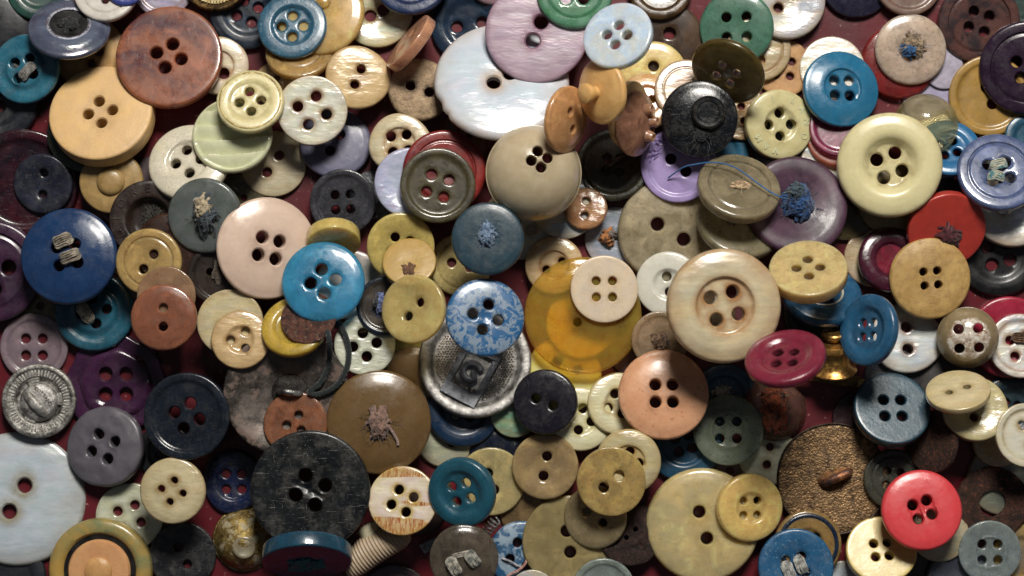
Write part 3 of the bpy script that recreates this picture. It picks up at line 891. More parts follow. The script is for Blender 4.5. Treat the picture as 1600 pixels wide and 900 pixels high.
B(524, 224, 56, 6, 120, 5, 'soft', P('#62627c', '#54546c', rough=.5), (2, .15, .27, 60), 'matt slate-lavender two-hole button')
B(488, 173, 55, 10, 85, 6, 'flat', PE('#ccd0c4', '#bcc8c8', edge='#8c5c28', opal=.35), (4, .155, .42, 75), 'white shell button with four wide brown-stained holes')
B(625, 224, 48, 8, 110, 5, 'wellbone', PE('#cfc8ae', '#c4c0ac', edge='#94642c', opal=.25), (4, .165, .36, 52), 'cream shell button with ochre-stained rim above the lilac pearl one', outline=wob(2, .04, 3, .03), dense=1)
B(536, 316, 52, 8, 100, 6, 'rimthin', H('#4c4c54', '#34343a', t=.25, sss=.3, wear=1.2, rough=.22), (4, .135, .32, 48), 'smoky charcoal four-hole button over the steel disc')
B(640, 286, 55, 8, 90, 6, 'dish', PE('#b4b2d0', '#a8b0c8', edge='#8c80a0', rough=.15, opal=.45), None, 'lilac pearl disc under the olive four-hole button')
B(694, 268, 65, 6, 60, 6, 'groove2', H('#8c1c28', '#a82c20', t=.3, sss=.7), None, 'ruby red see-through disc beneath the olive four-hole button')
B(684, 290, 59, 8, 92, 7, 'rimthin', H('#54503c', '#3e3c34', t=.2, sss=.5, wear=1.3, edge='#6c6838'), (4, .145, .34, 118), 'olive-brown four-hole button lying on the ruby disc')
# ------------------------------------------------------------------ top middle
B(784, 124, 106, 31, 88, 6, 'soft', PE('#c6ccda', '#bcc8d4', edge='#b49470', opal=.25, rough=.18), (2, .105, .145, 33), 'largest bright white shell disc, chipped at its left rim',
  outline=lambda a: -.045 * exp(-((a + 2.75) / .10) ** 2) - .03 * exp(-((a + 2.52) / .06) ** 2), N=110, T=.14)
B(839, 50, 81, 4, 200, 8, 'thin', PE('#b49cac', '#a890a2', edge='#6c3450', grain=.2, opal=.1, rough=.34, rimw=.3), (2, .14, .20, 66), 'large mauve-pink pearly two-hole disc on the white shell disc', T=.16)
B(898, -14, 60, 6, 150, 9, 'groove2', H('#3f8c5c', '#6ca88c', t=.25, sss=.7), (4, .15, .32, 45), 'bright green button with pale middle, cut by the top edge')
B(966, 57, 56, 28, 138, 9, 'flat', H('#a8bcd0', '#b4b8b4', t=.12, sss=1, wear=.3, rough=.25), (4, .155, .30, 82), 'pale ice blue translucent button with four holes', T=.26)
B(1031, -18, 51, 12, 92, 5, 'groove2', H('#5c4626', '#382a18', t=.15, rough=.15), None, 'dark horn button with a bright edge cut by the top edge')
B(1021, 117, 53, 8, 80, 4, 'soft', H('#c8b878', '#b8a868', t=.12, sss=1, rough=.25), (1, .165, .25, 90), 'straw yellow button behind the pale blue one')
B(1010, 158, 46, 20, 100, 5, 'wellbone', PE('#d4c4a0', '#c89c64', edge='#a0581c', da=1.0), (2, .13, .2, 10), 'cream ring shell button with rusty inside behind the cone button')
B(1072, 142, 50, 10, 110, 6, 'groove2', PE('#b8a890', '#b49c88', edge='#8c6c4c', opal=.2), None, 'pinkish cream disc behind the black shank button')
B(1137, 112, 60, 50, 238, 8, 'soft', H('#5c5018', '#4a400f', t=.2, wear=.8), (4, .125, .30, 15), 'olive translucent button tipped on its edge beside the green one', T=.26)
B(1151, 43, 58, 6, 200, 7, 'soft', H('#4a8068', '#50806a', t=.15, sss=.6, wear=1.6), (4, .135, .38, 46), 'speckled forest green four-hole button')
B(1185, 77, 51, 8, 30, 5, 'groove2', PE('#b4a688', '#a89c84', opal=.3), (2, .14, .35, -80), 'cream translucent button just under the forest green one')
B(1224, 107, 45, 5, 90, 4, 'flat', BO('#c8965a', '#b8864a'), (4, .14, .36, 38), 'tan wooden button between the green and bright blue ones')
B(1228, 2, 61, 6, 60, 5, 'dish', PE('#bcb8b0', '#a4a8b4', opal=.4), (2, .13, .26, -140), 'silvery shell button with a broad rim at the top edge')
B(1338, -30, 58, 8, 60, 4, 'lowdome', P('#1e1c34', '#15142a', rough=.3), None, 'midnight purple domed button cut by the top edge')
B(1418, -28, 54, 5, 90, 5, 'rimthin', P('#74584a', '#644a3e'), None, 'brown button with copper edge cut by the top edge')
B(1300, 107, 51, 10, 110, 6, 'thin', PE('#dcd8cc', '#ccd0d0', edge='#8c6c3c', opal=.2), None, 'white shell disc behind the bright blue button')
B(1314, 139, 61, 16, 40, 8, 'bevel', P('#0c6a90', '#0a5e82', rough=.28, wear=.5), (4, .135, .28, 45), 'bright blue sloping-rimmed four-hole button')
B(1405, 96, 59, 6, 70, 4, 'soft', H('#9c2420', '#7c1c20', t=.3), None, 'red translucent disc under the clear button with knotted thread')
B(1423, 77, 56, 6, 90, 7, 'soft', H('#a8a098', '#b8aca4', t=.2, sss=.9, wear=1.6, rough=.2), None, 'clear whitish button with a wad of twine and blue thread',
  parts=knots([YA('#a08868', '#5c4a38'), BLUET], .02, .06, .38, .2, 8, .03, 30, hair=30))
B(1529, 34, 64, 8, 280, 4, 'groove2', H('#5a3c3a', '#34282c', t=.1, sss=.3, cloud=(.44, .58), msc=2), (4, .13, .28, 28), 'marbled red-brown four-hole button at the upper right')
B(1545, 150, 63, 8, 170, 4, 'rimthin', P('#a8802c', '#8c6c26', rough=.35), (2, .13, .22, 110), 'mustard disc with thin rim under the near-black plum one')
B(1604, 106, 73, 12, 190, 6, 'groove2', P('#28142c', '#1e1022', rough=.25, coat=.2, sss=.1), (4, .12, .25, 60), 'near-black plum button at the right edge')
# ------------------------------------------------------------------ centre top
B(1217, 195, 55, 14, 5, 6, 'smallwell', P('#ccc492', '#c0b47c', rough=.24, sss=.7, wear=.3, dirt='#5a4418', da=.5), (4, .145, .33, 92), 'cream-yellow four-hole button with raised letters round the face',
  parts=letters([('I', 108), ('L', 62), ('A', 34), ('N', 6), ('O', -25), ('M', 212), ('A', 236), ('V', 258)], .76, .25, P('#d4cc9c', '#c8be88', rough=.24, sss=.7, wear=.2), .012), T=.36)
B(1140, 232, .1, 0, 0, 0, 'flat', NAVY, None, '') if False else None
B(1308, 214, 48, 12, 100, 5, 'flat', H('#c05a30', '#b05028', t=.3), None, 'orange translucent disc under the raspberry pink one')
B(1310, 200, 46, 14, 95, 6, 'rimthin', H('#a83c68', '#8c2c54', t=.3), None, 'raspberry pink glossy disc below the bright blue button')
B(958, 258, 58, 14, 110, 4, 'rimthin', H('#4c4c38', '#3a3a30', t=.3, sss=.5), (4, .12, .26, 40), 'dark olive translucent button with a brown loop in its holes',
  parts=lambda root, F, T: wire_loop(root, F, T))
B(1060, 258, 59, 10, 200, 6, 'rimthin', P('#a08cc0', '#937fb4', rough=.35, wear=.3), (2, .15, .26, -40), 'lavender button with a small moulded fan at its edge', relief=rel_fan, dense=2.2, N=90)
B(1093, 185, 60, 8, 90, 8, 'lowdome', P('#0a0c10', '#11141a', rough=.22, sss=0, wear=1.0), None, 'black button lying shank side up with lint below its shank',
  parts=many(latheparts('shank', [(.46, -.04), (.44, .10), (.42, .2), (.38, .235), (.30, .23), (.27, .20), (0, .19)], P('#0c0f14', rough=.25, wear=1.0), .22, .12, 40),
             lambda root, F, T: child(root, 'lint', fuzz(knot(.05, -.42, T / 2 - .06, .4, .16, 12, 36, .012), .05, -.4, T / 2 - .05, .42, 4, 50, .006, .5).build('lint'), YA('#20262a', '#0c0f12'))))
B(887, 187, 53, 54, -12, 8, 'lowdome', H('#b08a5c', '#98744a', t=.08, sss=1, scale=.0015), (2, .13, .28, -68), 'caramel two-hole button standing nearly on edge', T=.34)
B(939, 143, 52, 48, 190, 8, 'lowdome', P('#dcae64', '#cc9a50', rough=.3, sss=.4), None, 'golden yellow shank button tipped with its shank facing left', T=.36,
  parts=latheparts('shank', [(.20, -.06), (.19, .12), (.26, .24), (.31, .36), (.30, .46), (.2, .51), (0, .52)], P('#dcae64', '#cc9a50', rough=.3, sss=.4), -.05, -.02, 40))
B(982, 178, 52, 57, -14, 6, 'thin', P('#c8a468', '#b08c50', rough=.3), None, 'narrow tan disc seen edge-on left of the cone button', T=.2)
B(998, 193, 52, 46, -8, 7, ([(0, 0), (.25, -.01), (.6, -.12), (.9, -.26), (1, -.32)], .46, .05, .1, ()), H('#94705c', '#7c5848', t=.15, sss=.8, rough=.2), None, 'brown cone-shaped button with three small tubes',
  parts=lambda root, F, T: cone_tubes(root, F, T))
B(836, 269, 76, 7, 100, 6, 'dome', P('#b8a888', '#ac9a78', rough=.2, sss=.3, wear=.4, coat=.7), (4, .11, .17, 100), 'large glossy khaki domed button with four small clustered holes', centre=(.06, .24))
B(818, 352, 54, 5, 90, 3, 'thin', PE('#c0b898', '#a8b8b8'), (2, .15, .24, -30), 'cream shell button half hidden between slate and ivory buttons')
B(882, 322, 52, 8, 90, 4, 'thin', PE('#c8bc98', '#a0b0c0', opal=.6), (2, .15, .24, 170), 'iridescent shell button just below the khaki dome')
B(915, 326, 34, 14, 120, 5, 'soft', PE('#b0845c', '#9c7450', edge='#6c4420'), (2, .18, .34, 85), 'small rough brown shell button below the dark olive one', rough=.02)
B(866, 415, 46, 8, 120, 5, 'wellbone', PE('#ccb894', '#c0aa84', edge='#8c5c2c', opal=.15), (2, .14, .30, 28), 'ivory two-hole button behind the amber disc')
B(962, 372, 49, 6, 90, 3, 'thin', PE('#a8a8b4', '#8c98a8', opal=.3), None, 'silver-blue shell button with orange thread',
  parts=knots([YA('#c07830', '#7c4a1c'), YA('#7c6c60')], -.25, .02, .36, .22, 17, .05, 12, squash=(.8, 1), hair=4))
B(1047, 362, 82, 5, 150, 4, 'soft', H('#a4a08c', '#8c8870', t=.2, sss=.9, wear=1), (2, .13, .29, -30), 'large grey-green horn button with two wide-set holes')
B(1156, 350, 68, 42, 82, 6, 'soft', H('#8c8a74', '#78765f', t=.25), (2, .1, .25, 20), 'grey translucent disc, lower of the two at the blue thread', T=.3)
B(1154, 295, 66, 42, 76, 8, 'groove2', H('#8c8874', '#78745f', t=.3, sss=.8, rough=.2), None, 'grey glassy button with a beige thread tuft in its centre', T=.3,
  parts=knots([YA('#c8ac84', '#8c7050')], 0, 0, .24, .08, 21, .035, 20, squash=(1.3, .5), hair=8))
B(1244, 323, 80, 8, 100, 6, 'dish', H('#5c3a50', '#40243c', t=.15, sss=.5, cloud=(.4, .6), rough=.36, coat=.1), None, 'large dark mauve button with a bright blue tuft of thread',
  parts=knots([YA('#0f4a84', '#092c54'), YA('#2a4a5c')], .03, .06, .38, .26, 31, .035, 60, squash=(.8, 1.1), hair=40))
# ------------------------------------------------------------------ right upper
B(1448, 191, 50, 14, 100, 7, 'ball', H('#a8a878', '#c4c49c', t=.72, sss=.4, rough=.06, wear=.3), None, 'clear yellowish glass dome above the bright blue disc')
B(1482, 232, 50, 30, 92, 5, 'rim', P('#15699a', '#125a88', rough=.3), (4, .15, .3, 60), 'cerulean blue button peeping out under the glass dome')
B(1607, 215, 38, 10, 90, 5, 'rim', P('#14526c', '#0f4058'), None, 'dark blue button at the right edge under the plum one')
B(1580, 322, 66, 10, 90, 4, 'dish', PE('#c0b8a4', '#a8acb4', edge='#7c5c34'), (2, .12, .2, 30), 'white shell button under the lavender-blue stitched one')
B(1560, 270, 65, 22, 100, 7, 'groove2', H('#6878a8', '#54648c', t=.2, sss=.7, rough=.2, edge='#24405c'), (4, .14, .30, 55), 'lavender-blue button stitched with cream and teal thread',
  parts=stitches([((.20, .22), (-.20, .10)), ((.1, -.2), (-.28, -.12))], YA('#b8b4a0', '#3c7c84'), n=4, th=.05))
B(1395, 312, 56, 6, 90, 4, 'soft', P('#8c7844', '#746438'), None, 'dark tan button in the shade of the big cream one')
B(1390, 258, 82, 5, 70, 9, 'well', P('#d2c896', '#ccc290', rough=.30, sss=.5, wear=.3, dirt='#6c4a1c', da=.6), (4, .125, .26, 66), 'large cream button with broad rounded rim and sunken middle')
B(1478, 358, 62, 26, -82, 6, 'flat', P('#b8301e', '#a4281c', rough=.35, wear=.2), None, 'red button tipped forward with dark red thread in its middle', T=.28,
  parts=knots([YA('#5c1420', '#300a12')], .05, -.12, .32, .1, 41, .04, 24, hair=4))
B(1453, 435, 64, 5, 90, 8, 'soft', BO('#c4a058', '#b48e48', ring=1.1, da=.35), (4, .10, .24, 50), 'turned boxwood-coloured button with faint rings and four small holes')
B(1560, 396, 68, 6, 90, 2, 'rim', P('#0e0e12', '#0a0a0e', rough=.4), (4, .14, .3, 60), 'black button in shadow right of the boxwood-coloured one')
B(1363, 403, 45, 8, 60, 3, 'thin', PE('#a8987c', '#b4a898', edge='#7c5428'), None, 'thin off-white disc beneath the dark maroon ring button')
B(1392, 406, 52, 14, 70, 4, 'well', P('#4a0e28', '#380a20', rough=.16, coat=.4, sss=.3), None, 'glossy dark maroon ring button with a crimson centre',
  parts=latheparts('centre', [(.5, -.12), (.4, -.16), (0, -.17)], H('#a01c3c', t=.2, rough=.15)))
B(1263, 425, 61, 48, 98, 8, 'flat', H('#bcae7c', '#aca070', t=.15, sss=1, wear=1), (4, .13, .30, 90), 'thick straw-coloured button tilted over the blue rimmed one', T=.36)
B(1284, 460, 64, 44, 85, 6, 'wellbone', P('#165478', '#104464', rough=.25, wear=.7), (4, .14, .28, 20), 'blue rimmed button with silvery middle above the brass stud',
  parts=ringpart(.46, .54, -.03, PE('#a8b0b0', '#c0c4c0'), 'silver_ring', .02))
B(1357, 516, 57, 52, 170, 7, 'rim', P('#175a80', '#12486a', rough=.28, wear=.7), (4, .13, .27, 45), 'blue rimmed four-hole button leaning by the brass stud')
B(1416, 529, 56, 12, 92, 5, 'soft', PE('#ccd0d0', '#b8c4d0', edge='#84501c', opal=.35), (2, .155, .31, 92), 'white shell two-hole button with thick amber edge', T=.32, outline=wob(3, .02, 2, .02))
B(1576, 527, 64, 6, 90, 4, 'dish', P('#a8183c', '#8c1030', rough=.25), None, 'crimson ring button under the white one stitched with brown')
B(1594, 541, 51, 12, 95, 7, 'rimthin', PE('#cfd0cc', '#b8c0c8', edge='#94602c', opal=.4), (4, .145, .36, 60), 'white shell button with brown twine in its upper holes',
  parts=stitches([((-.24, .26), (.26, .22))], YA('#7c5a38', '#4c3420'), n=4, th=.06))
B(1513, 528, 48, 8, 180, 8, 'dome', P('#8c7a58', '#7c6c4c', rough=.22, sss=.4, core='#cfc8bc'), (4, .17, .44, 48), 'khaki bead-like button worn through to white around its holes', relief=lambda x, y, r: .05 * noise.noise(Vector((x * 5, y * 5, 3))) * fade(r, .5, .75), dense=1.5)
# ------------------------------------------------------------------ centre
B(1044, 444, 51, 10, 160, 6, 'smallwell', P('#d4d2c4', '#c8c6b8', rough=.22, sss=.6, wear=.15), (2, .15, .24, 100), 'plain milk-white two-hole button beside the big bone one')
B(1131, 478, 90, 10, 20, 8, 'wellbone', PE('#ccc0a0', '#b8b8a8', edge='#9c6420', rot=1.4, opal=.15, rough=.26, rimw=.75, da=.9), (4, .115, .28, 60), 'largest cream and honey button with stained sunken centre')
B(908, 506, 54, 5, 110, 4, 'flat', P('#d8c82c', '#c8b824', rough=.4, sss=.5), None, 'bright yellow disc seen through the amber one')
B(880, 586, 60, 10, 90, 3, 'soft', P('#d8cc58', '#d4d098', rough=.25, sss=.7), (4, .13, .4, 20), 'lemon yellow button lying under the amber disc')
B(911, 493, 92, 9, 120, 6, 'lowdome', H('#e2c850', '#d8bc40', t=.68, sss=.8, rough=.06, wear=.4, edge='#a06c30', coat=.6), (2, .075, .16, 230), 'large amber see-through button, the biggest in the middle')
B(944, 452, 53, 6, 90, 9, 'flat', P('#d0bc9c', '#c4b4a0', rough=.32, sss=.7, wear=.5, dirt='#a07838', da=.5), (4, .13, .34, 45), 'pinkish cream four-hole button on the amber disc', T=.18)
B(1031, 531, 45, 8, 100, 6, 'rimthin', H('#a8967c', '#8c7c64', t=.4, sss=.7), None, 'small clear tan button with brown thread over the salmon one',
  parts=knots([YA('#8c6c4c', '#4c3420')], 0, -.05, .36, .16, 51, .05, 16, hair=6))
B(907, 655, 50, 10, 60, 5, 'smallwell', PE('#ccccae', '#d0d4bc', edge='#a89c58', opal=.25), (4, .15, .34, 78), 'cream shell button right of the blackish two-hole one')
B(966, 631, 49, 8, 60, 6, 'smallwell', PE('#d0cca8', '#ccd0b8', edge='#a88c48', opal=.25), (4, .15, .34, 110), 'ivory shell button tucked under the salmon one')
B(1037, 616, 71, 12, 92, 8, 'lowdome', P('#d49e74', '#cc9064', rough=.30, sss=.4, wear=.3, dirt='#4a2414', da=.5, spots='#b87858'), (4, .13, .27, 45), 'large salmon pink four-hole button', T=.36)
B(1132, 618, 50, 6, 90, 4, 'rim', P('#10405c', '#0c324a'), None, 'deep blue button with a white tuft of lint above the clear one',
  parts=lambda root, F, T: child(root, 'lint', fuzz(knot(-.05, .1, T / 2 - .05, .34, .2, 61, 30, .03), 0, .1, T / 2, .3, 5, 20).build('lint'), YA('#b8b8b0', '#84847c')))
B(1068, 692, 60, 6, 90, 4, 'rimstep', P('#0c4460', '#0a3248'), (4, .13, .26, 60), 'dark sea-blue button in the shade of the salmon one')
B(1138, 672, 55, 5, 90, 7, 'disc', H('#8c9480', '#84907c', t=.4, sss=.7, wear=1.3), (4, .135, .34, 45), 'clear greenish-grey four-hole button with ringed centre')
B(1214, 638, 51, 8, 60, 5, 'dome', H('#7c5850', '#644844', t=.25, sss=.6, rough=.2), None, 'brown glassy bead with a burnt orange and black blotch',
  parts=lambda root, F, T: child(root, 'burnt_patch', knot(-.1, .05, T / 2 - .14, .75, .22, 71, 90, .06, (.7, 1.2)).build('burnt_patch'), RU('#c85a28', '#2c1c16', '#8c7c5c')))
B(1200, 712, 47, 6, 90, 4, 'soft', PE('#c4c8b4', '#b4bcae', edge='#8c7444'), (2, .14, .3, 80), 'white shell two-hole button left of the gilt disc')
B(1227, 560, 64, 54, 108, 8, 'rim', P('#7c1834', '#68122c', rough=.22, coat=.2, sss=.3), (4, .13, .28, 40), 'maroon rimmed button leaning on the burnt bead')
# ------------------------------------------------------------------ left
B(-14, 424, 80, 8, 60, 4, 'groove2', P('#3c1c3a', '#2c1430', rough=.3, sss=.3, mott=(.45, .55)), (4, .15, .36, 12), 'purple marbled button cut off at the left edge')
B(54, 542, 53, 5, 90, 3, 'rimthin', H('#8c7a80', '#847480', t=.2, sss=.8, rough=.3), (4, .15, .35, 45), 'dusky pink-grey four-hole button above the silver shank button')
B(182, 600, 78, 5, 60, 3, ([(0, -.06), (.45, -.04), (.60, .0), (.66, -.02), (.72, -.08), (.85, -.06), (1, -.06)], .3, .07, .08, ()),
  P('#3e1a3c', '#301430', rough=.22, coat=.2, sss=.3, mott=(.45, .6)), (4, .135, .29, 45), 'purple button with wavy outer edge', outline=lambda a: .03 * cos(8 * a + .6) + .012 * cos(3 * a), N=96)
B(148, 487, 62, 10, 60, 4, 'raised', P('#12586e', '#0e4658', rough=.22, coat=.2, wear=.8), (4, .13, .32, 10), 'dark teal button threaded with cream yarn under the royal blue one',
  parts=stitches([((-.33, .18), (-.08, -.28))], CREAMT, n=4, th=.06, h=.14))
B(107, 400, 76, 8, 60, 7, 'lowdome', P('#123660', '#0e2c54', rough=.28, sss=.15, wear=.4, coat=.2), (4, .12, .27, 55), 'big royal blue button with two stitches of grey twine',
  parts=stitches([((-.26, .20), (.10, .37)), ((-.11, -.13), (.27, .05))], TWINE, n=5, th=.05))
B(320, 337, 59, 10, 200, 5, 'soft', H('#5a625c', '#747c7c', t=.2, sss=.5), None, 'grey-green button with a large knot of tweedy thread',
  parts=knots([YA('#3c4852', '#20282e'), YA('#b8a888', '#7c6c50')], .05, .0, .46, .28, 81, .045, 34, squash=(.8, 1.3), hair=14))
B(343, 428, 49, 6, 60, 4, 'rimthin', H('#4a3c38', '#34302e', t=.35, sss=.5), (2, .12, .3, 170), 'smoky brown button with faded thread left of the pink one',
  parts=knots([YA('#6c5c4c', '#3c3028')], -.05, .05, .3, .12, 91, .05, 10, squash=(.6, 1.3), hair=4))
B(418, 388, 80, 18, 5, 7, 'lowdome', P('#d6bca8', '#ceb4a0', rough=.22, sss=.6, wear=.2, dirt='#5c3424', da=.4), (4, .125, .25, 122), 'large pale pink glossy four-hole button', T=.30)
B(233, 409, 52, 5, 120, 6, 'groove2', H('#a8945c', '#948050', t=.18, sss=.9), (2, .145, .27, 55), 'straw-brown two-hole button above the terracotta one')
B(260, 462, 46, 5, 90, 7, 'thin', H('#a08468', '#947c64', t=.35, sss=.7), None, 'pale smoky disc tucked behind the terracotta button')
B(256, 496, 52, 6, 90, 8, 'soft', H('#8c5a42', '#7c4e38', t=.1, sss=1, wear=.4), (2, .14, .28, 90), 'plain terracotta orange two-hole button')
B(360, 504, 52, 5, 90, 5, 'flat', PE('#c4b894', '#b4b09c', edge='#94783c', opal=.3), (2, .15, .29, 28), 'cream shell button with wide holes under the rough ivory one')
B(376, 531, 46, 10, 60, 6, 'smallwell', PE('#ccb488', '#bca47c', edge='#8c6428', opal=.2), (3, .15, .33, 60), 'rough ivory button with scorched holes beside the yellow one')
B(448, 614, 98, 8, 120, 5, ([(0, -.14), (.3, -.13), (.6, -.08), (.88, -.01), (.95, 0), (1, -.01)], .22, .03, .06, ()), ME('#6c625c', '#423c38', rough=.24, patch='#6c5a50', bk=.25), None, 'big tarnished cup-shaped metal button back with a shank',
  parts=lambda root, F, T: cup_shank(root, F, T), N=100)
B(460, 511, 52, 30, 106, 7, 'rim', H('#ac9828', '#98861e', t=.15, sss=.8), None, 'mustard yellow disc carrying a rusty disc', T=.30)
B(482, 497, 44, 26, 105, 8, 'thin', RU('#6c3c2c', '#30201c', '#8c6c54'), None, 'thin rusty iron disc between the yellow and turquoise ones')
B(521, 374, 42, 52, -84, 8, 'thick', H('#c4b46c', '#b4a458', t=.15, sss=1), None, 'thick straw-yellow disc on edge behind the turquoise one', T=.5)
B(548, 446, 55, 8, 60, 5, 'dish', PE('#c4c4cc', '#b8bcc4', opal=.3), None, 'silvery white disc to the right under the turquoise one')
B(505, 440, 65, 6, 90, 9, 'soft', H('#38a8d4', '#2c9cc8', t=.34, sss=.9, rough=.22, wear=.5, edge='#0c5c84'), (4, .155, .30, 98), 'turquoise see-through four-hole button', T=.16)
B(603, 478, 46, 6, 150, 6, 'rimthin', H('#5c5650', '#44403c', t=.35, sss=.6, edge='#101820'), None, 'smoky button with dark rim and a tuft of blue-white fluff',
  parts=many(ringpart(.84, 1.0, -.02, P('#14202e', rough=.25), 'dark_rim', .03), knots([YA('#6c7cb0', '#303c60'), YA('#1c2028')], -.18, .05, .34, .22, 101, .035, 24, squash=(.6, 1.3), hair=20)))
B(570, 539, 48, 5, 90, 5, 'flat', PE('#b4bcb0', '#a8b4b0', edge='#8c8c78', opal=.2, rough=.3), (4, .175, .39, 100), 'greenish-white shell button with four large holes')
B(645, 586, 45, 6, 90, 4, 'lowdome', P('#b89870', '#a88860', rough=.2), None, 'tan glossy button beside the silver crest button')
B(655, 533, 40, 8, 60, 3, 'flat', P('#c4b44c', rough=.3), None, 'yellow button peeping out beneath the straw-clear one')
B(626, 385, 53, 8, 300, 6, 'dish', H('#a49a58', '#98904e', t=.12, sss=.9, rough=.25), (4, .14, .32, 30), 'olive-yellow dished four-hole button')
B(640, 412, 42, 28, 95, 7, 'thick', P('#b08c34', '#a4802c', rough=.4), None, 'thick ochre button with a scuffed brown middle',
  parts=knots([YA('#7c5434', '#503420')], .0, -.35, .3, .06, 111, .04, 20, hair=12), T=.4)
B(647, 483, 54, 24, 160, 8, 'dish', H('#c8bc80', '#b8ac70', t=.35, sss=.8, rough=.14), (2, .14, .27, 48), 'straw-clear dished two-hole button with raised eyelets')
B(720, 414, 49, 5, 60, 5, 'groove2', H('#a8a06c', '#98925e', t=.12, sss=.8), (2, .15, .3, -15), 'pale olive two-hole button under the slate knotted one')
B(762, 373, 57, 9, 90, 7, 'soft', P('#24404e', '#1c3440', rough=.4, sss=.2, wear=1.0), None, 'slate blue button with a wad of pale blue thread',
  parts=knots([YA('#7c94b0', '#3c5470')], .0, .1, .34, .16, 121, .035, 34, squash=(.8, 1.1), hair=30))
# ------------------------------------------------------------------ middle low
B(724, 640, 58, 8, 90, 4, 'rim', P('#0e2c4a', '#0a2038', rough=.35), (4, .12, .26, 40), 'midnight blue button under the silver crest button')
B(804, 646, 38, 6, 60, 4, 'lowdome', PE('#8c9c84', '#6c9c84', opal=.6), None, 'green-tinged pearl button behind the blackish two-hole one')
B(742, 566, 88, 13, 80, 6, ([(0, -.10), (.70, -.10), (.76, -.09), (.82, -.02), (.88, 0), (.95, 0), (1, -.03)], .34, .06, .14, (.78,)),
  ME('#dcd8d2', '#8c8884', rough=.26, met=.8), None, 'big silver button embossed with a framed square crest',
  parts=lambda root, F, T: crest(root, F, T), N=96)
B(758, 496, 62, 13, 62, 8, 'soft', P('#145a8c', '#8090a0', rough=.30, msc=4.5, sharp=True, wear=.8), (4, .145, .33, 76), 'blue button marbled with grey veins on the silver crest button', T=.24, relief=lambda x, y, r: -.04 * exp(-((r - 0) / .12) ** 2))
B(852, 628, 51, 13, 168, 8, 'soft', P('#15131c', '#1c1a24', rough=.25, sss=0, wear=.7), (2, .15, .29, -22), 'blackish two-hole button right of the silver crest one', T=.34)
B(592, 660, 82, 6, 90, 7, 'lowdome', P('#6a5028', '#5e4622', rough=.28, sss=.2, wear=.5), None, 'large olive-brown button with a knot of pinkish thread',
  parts=many(knots([YA('#8c6c5c', '#5c443c')], .0, .0, .28, .12, 131, .035, 24, squash=(.9, 1.2), hair=40),
             lambda root, F, T: child(root, 'thread_end', MB().yarn([(-.1, .1, T / 2 + .05), (.0, .02, T / 2 + .1), (.2, -.1, T / 2 + .06), (.33, -.3, T / 2 + .02), (.36, -.42, T / 2 - .01)], .03, 3, 8).build('thread_end'), YA('#a08478', '#6c544c'))))
B(462, 662, 50, 8, 60, 7, 'flat', H('#94603e', '#845434', t=.3, sss=.7), (3, .14, .28, 70), 'orange-brown translucent button on the tarnished cup')
B(485, 766, 94, 4, 60, 9, 'flat', P('#0a0d10', '#121619', rough=.34, sss=0, wear=2.0, spots='#1c2226'), (4, .115, .26, 108), 'largest black scuffed four-hole button', T=.16, relief=rel_cross, N=90)
B(293, 650, 68, 8, 80, 7, 'rimthin', P('#161e2a', '#10161e', rough=.24, sss=0, wear=.5), (4, .14, .30, 75), 'navy-black button with raised rim and four holes', T=.32)
B(165, 698, 63, 14, 150, 7, 'soft', P('#5c5860', '#504c54', rough=.45, sss=.1, wear=.4), (4, .14, .33, 112), 'rough stone-grey four-hole button', T=.34, rough=.015, relief=rel_lava)
B(62, 626, 58, 6, 60, 7, ([(0, -.16), (.50, -.16), (.58, -.14), (.62, -.07), (.66, -.05), (.84, -.02), (.90, 0), (1, -.03)], .36, .06, .1, (.6, .87)),
  ME('#c8c4bc', '#6c6862', rough=.25), None, 'silver metal button back with ribbed ring and stamped shank',
  parts=lambda root, F, T: snap(root, F, T))
B(27, 779, 106, 6, 60, 6, 'soft', PE('#bcc4cc', '#b0bcc8', edge='#8c7c50', opal=.25, band=3.5, rot=.1, rough=.26), (2, .11, .22, 60), 'very large white shell disc with banded grain, lower left', T=.12, N=96)
B(203, 807, 53, 5, 60, 5, 'flat', PE('#c4ccbc', '#b8c4bc', edge='#8c8464', opal=.25), (4, .145, .38, 65), 'smooth greenish-white shell button under the stained one')
B(270, 767, 52, 6, 90, 7, 'soft', PE('#ccc4a4', '#bcb494', edge='#8c6c30', grain=.3, opal=.2, rot=1.2), (4, .11, .33, 78), 'stained cream shell button with four small holes')
B(158, 890, 81, 6, 90, 8, ([(0, -.18), (.60, -.18), (.66, -.14), (.74, -.02), (.82, 0), (.9, -.02), (1, -.12)], .38, .12, .1, (.66,)),
  P('#b08c38', '#5c7c5c', rough=.28, mott=(.38, .7), msc=1.2, wear=.4, dirt='#3c2c14', da=.5), None, 'yellow and green ring button with an orange knobbed centre',
  parts=many(latheparts('dark_groove', [(.70, -.08), (.68, -.10), (.55, -.10), (.5, -.1)], P('#12100e')),
             latheparts('centre_disc', [(.60, -.14), (.60, .0), (.57, .04), (.45, .05), (.30, .035), (.24, .04), (0, .04)], BO('#d8a468', '#cc9058', dirt='#8c4c34', ring=.2, spots=True), n=56),
             latheparts('knob', [(.27, .02), (.26, .07), (.2, .11), (.1, .125), (0, .125)], BO('#d4a05c', '#c89450', ring=.1))))
B(286, 868, 52, 5, 60, 6, 'flat', P('#0e1016', '#14161c', rough=.4, sss=0, wear=1.4), (2, .13, .29, 118), 'matt black two-hole button left of the gilt ball')
B(366, 752, 49, 5, 60, 6, 'rimstep', P('#0e1c44', '#0a1634', rough=.3, wear=1.2), (4, .15, .35, 45), 'dark royal blue four-hole button behind the black one', outline=wob(3, .03, 4, .02))
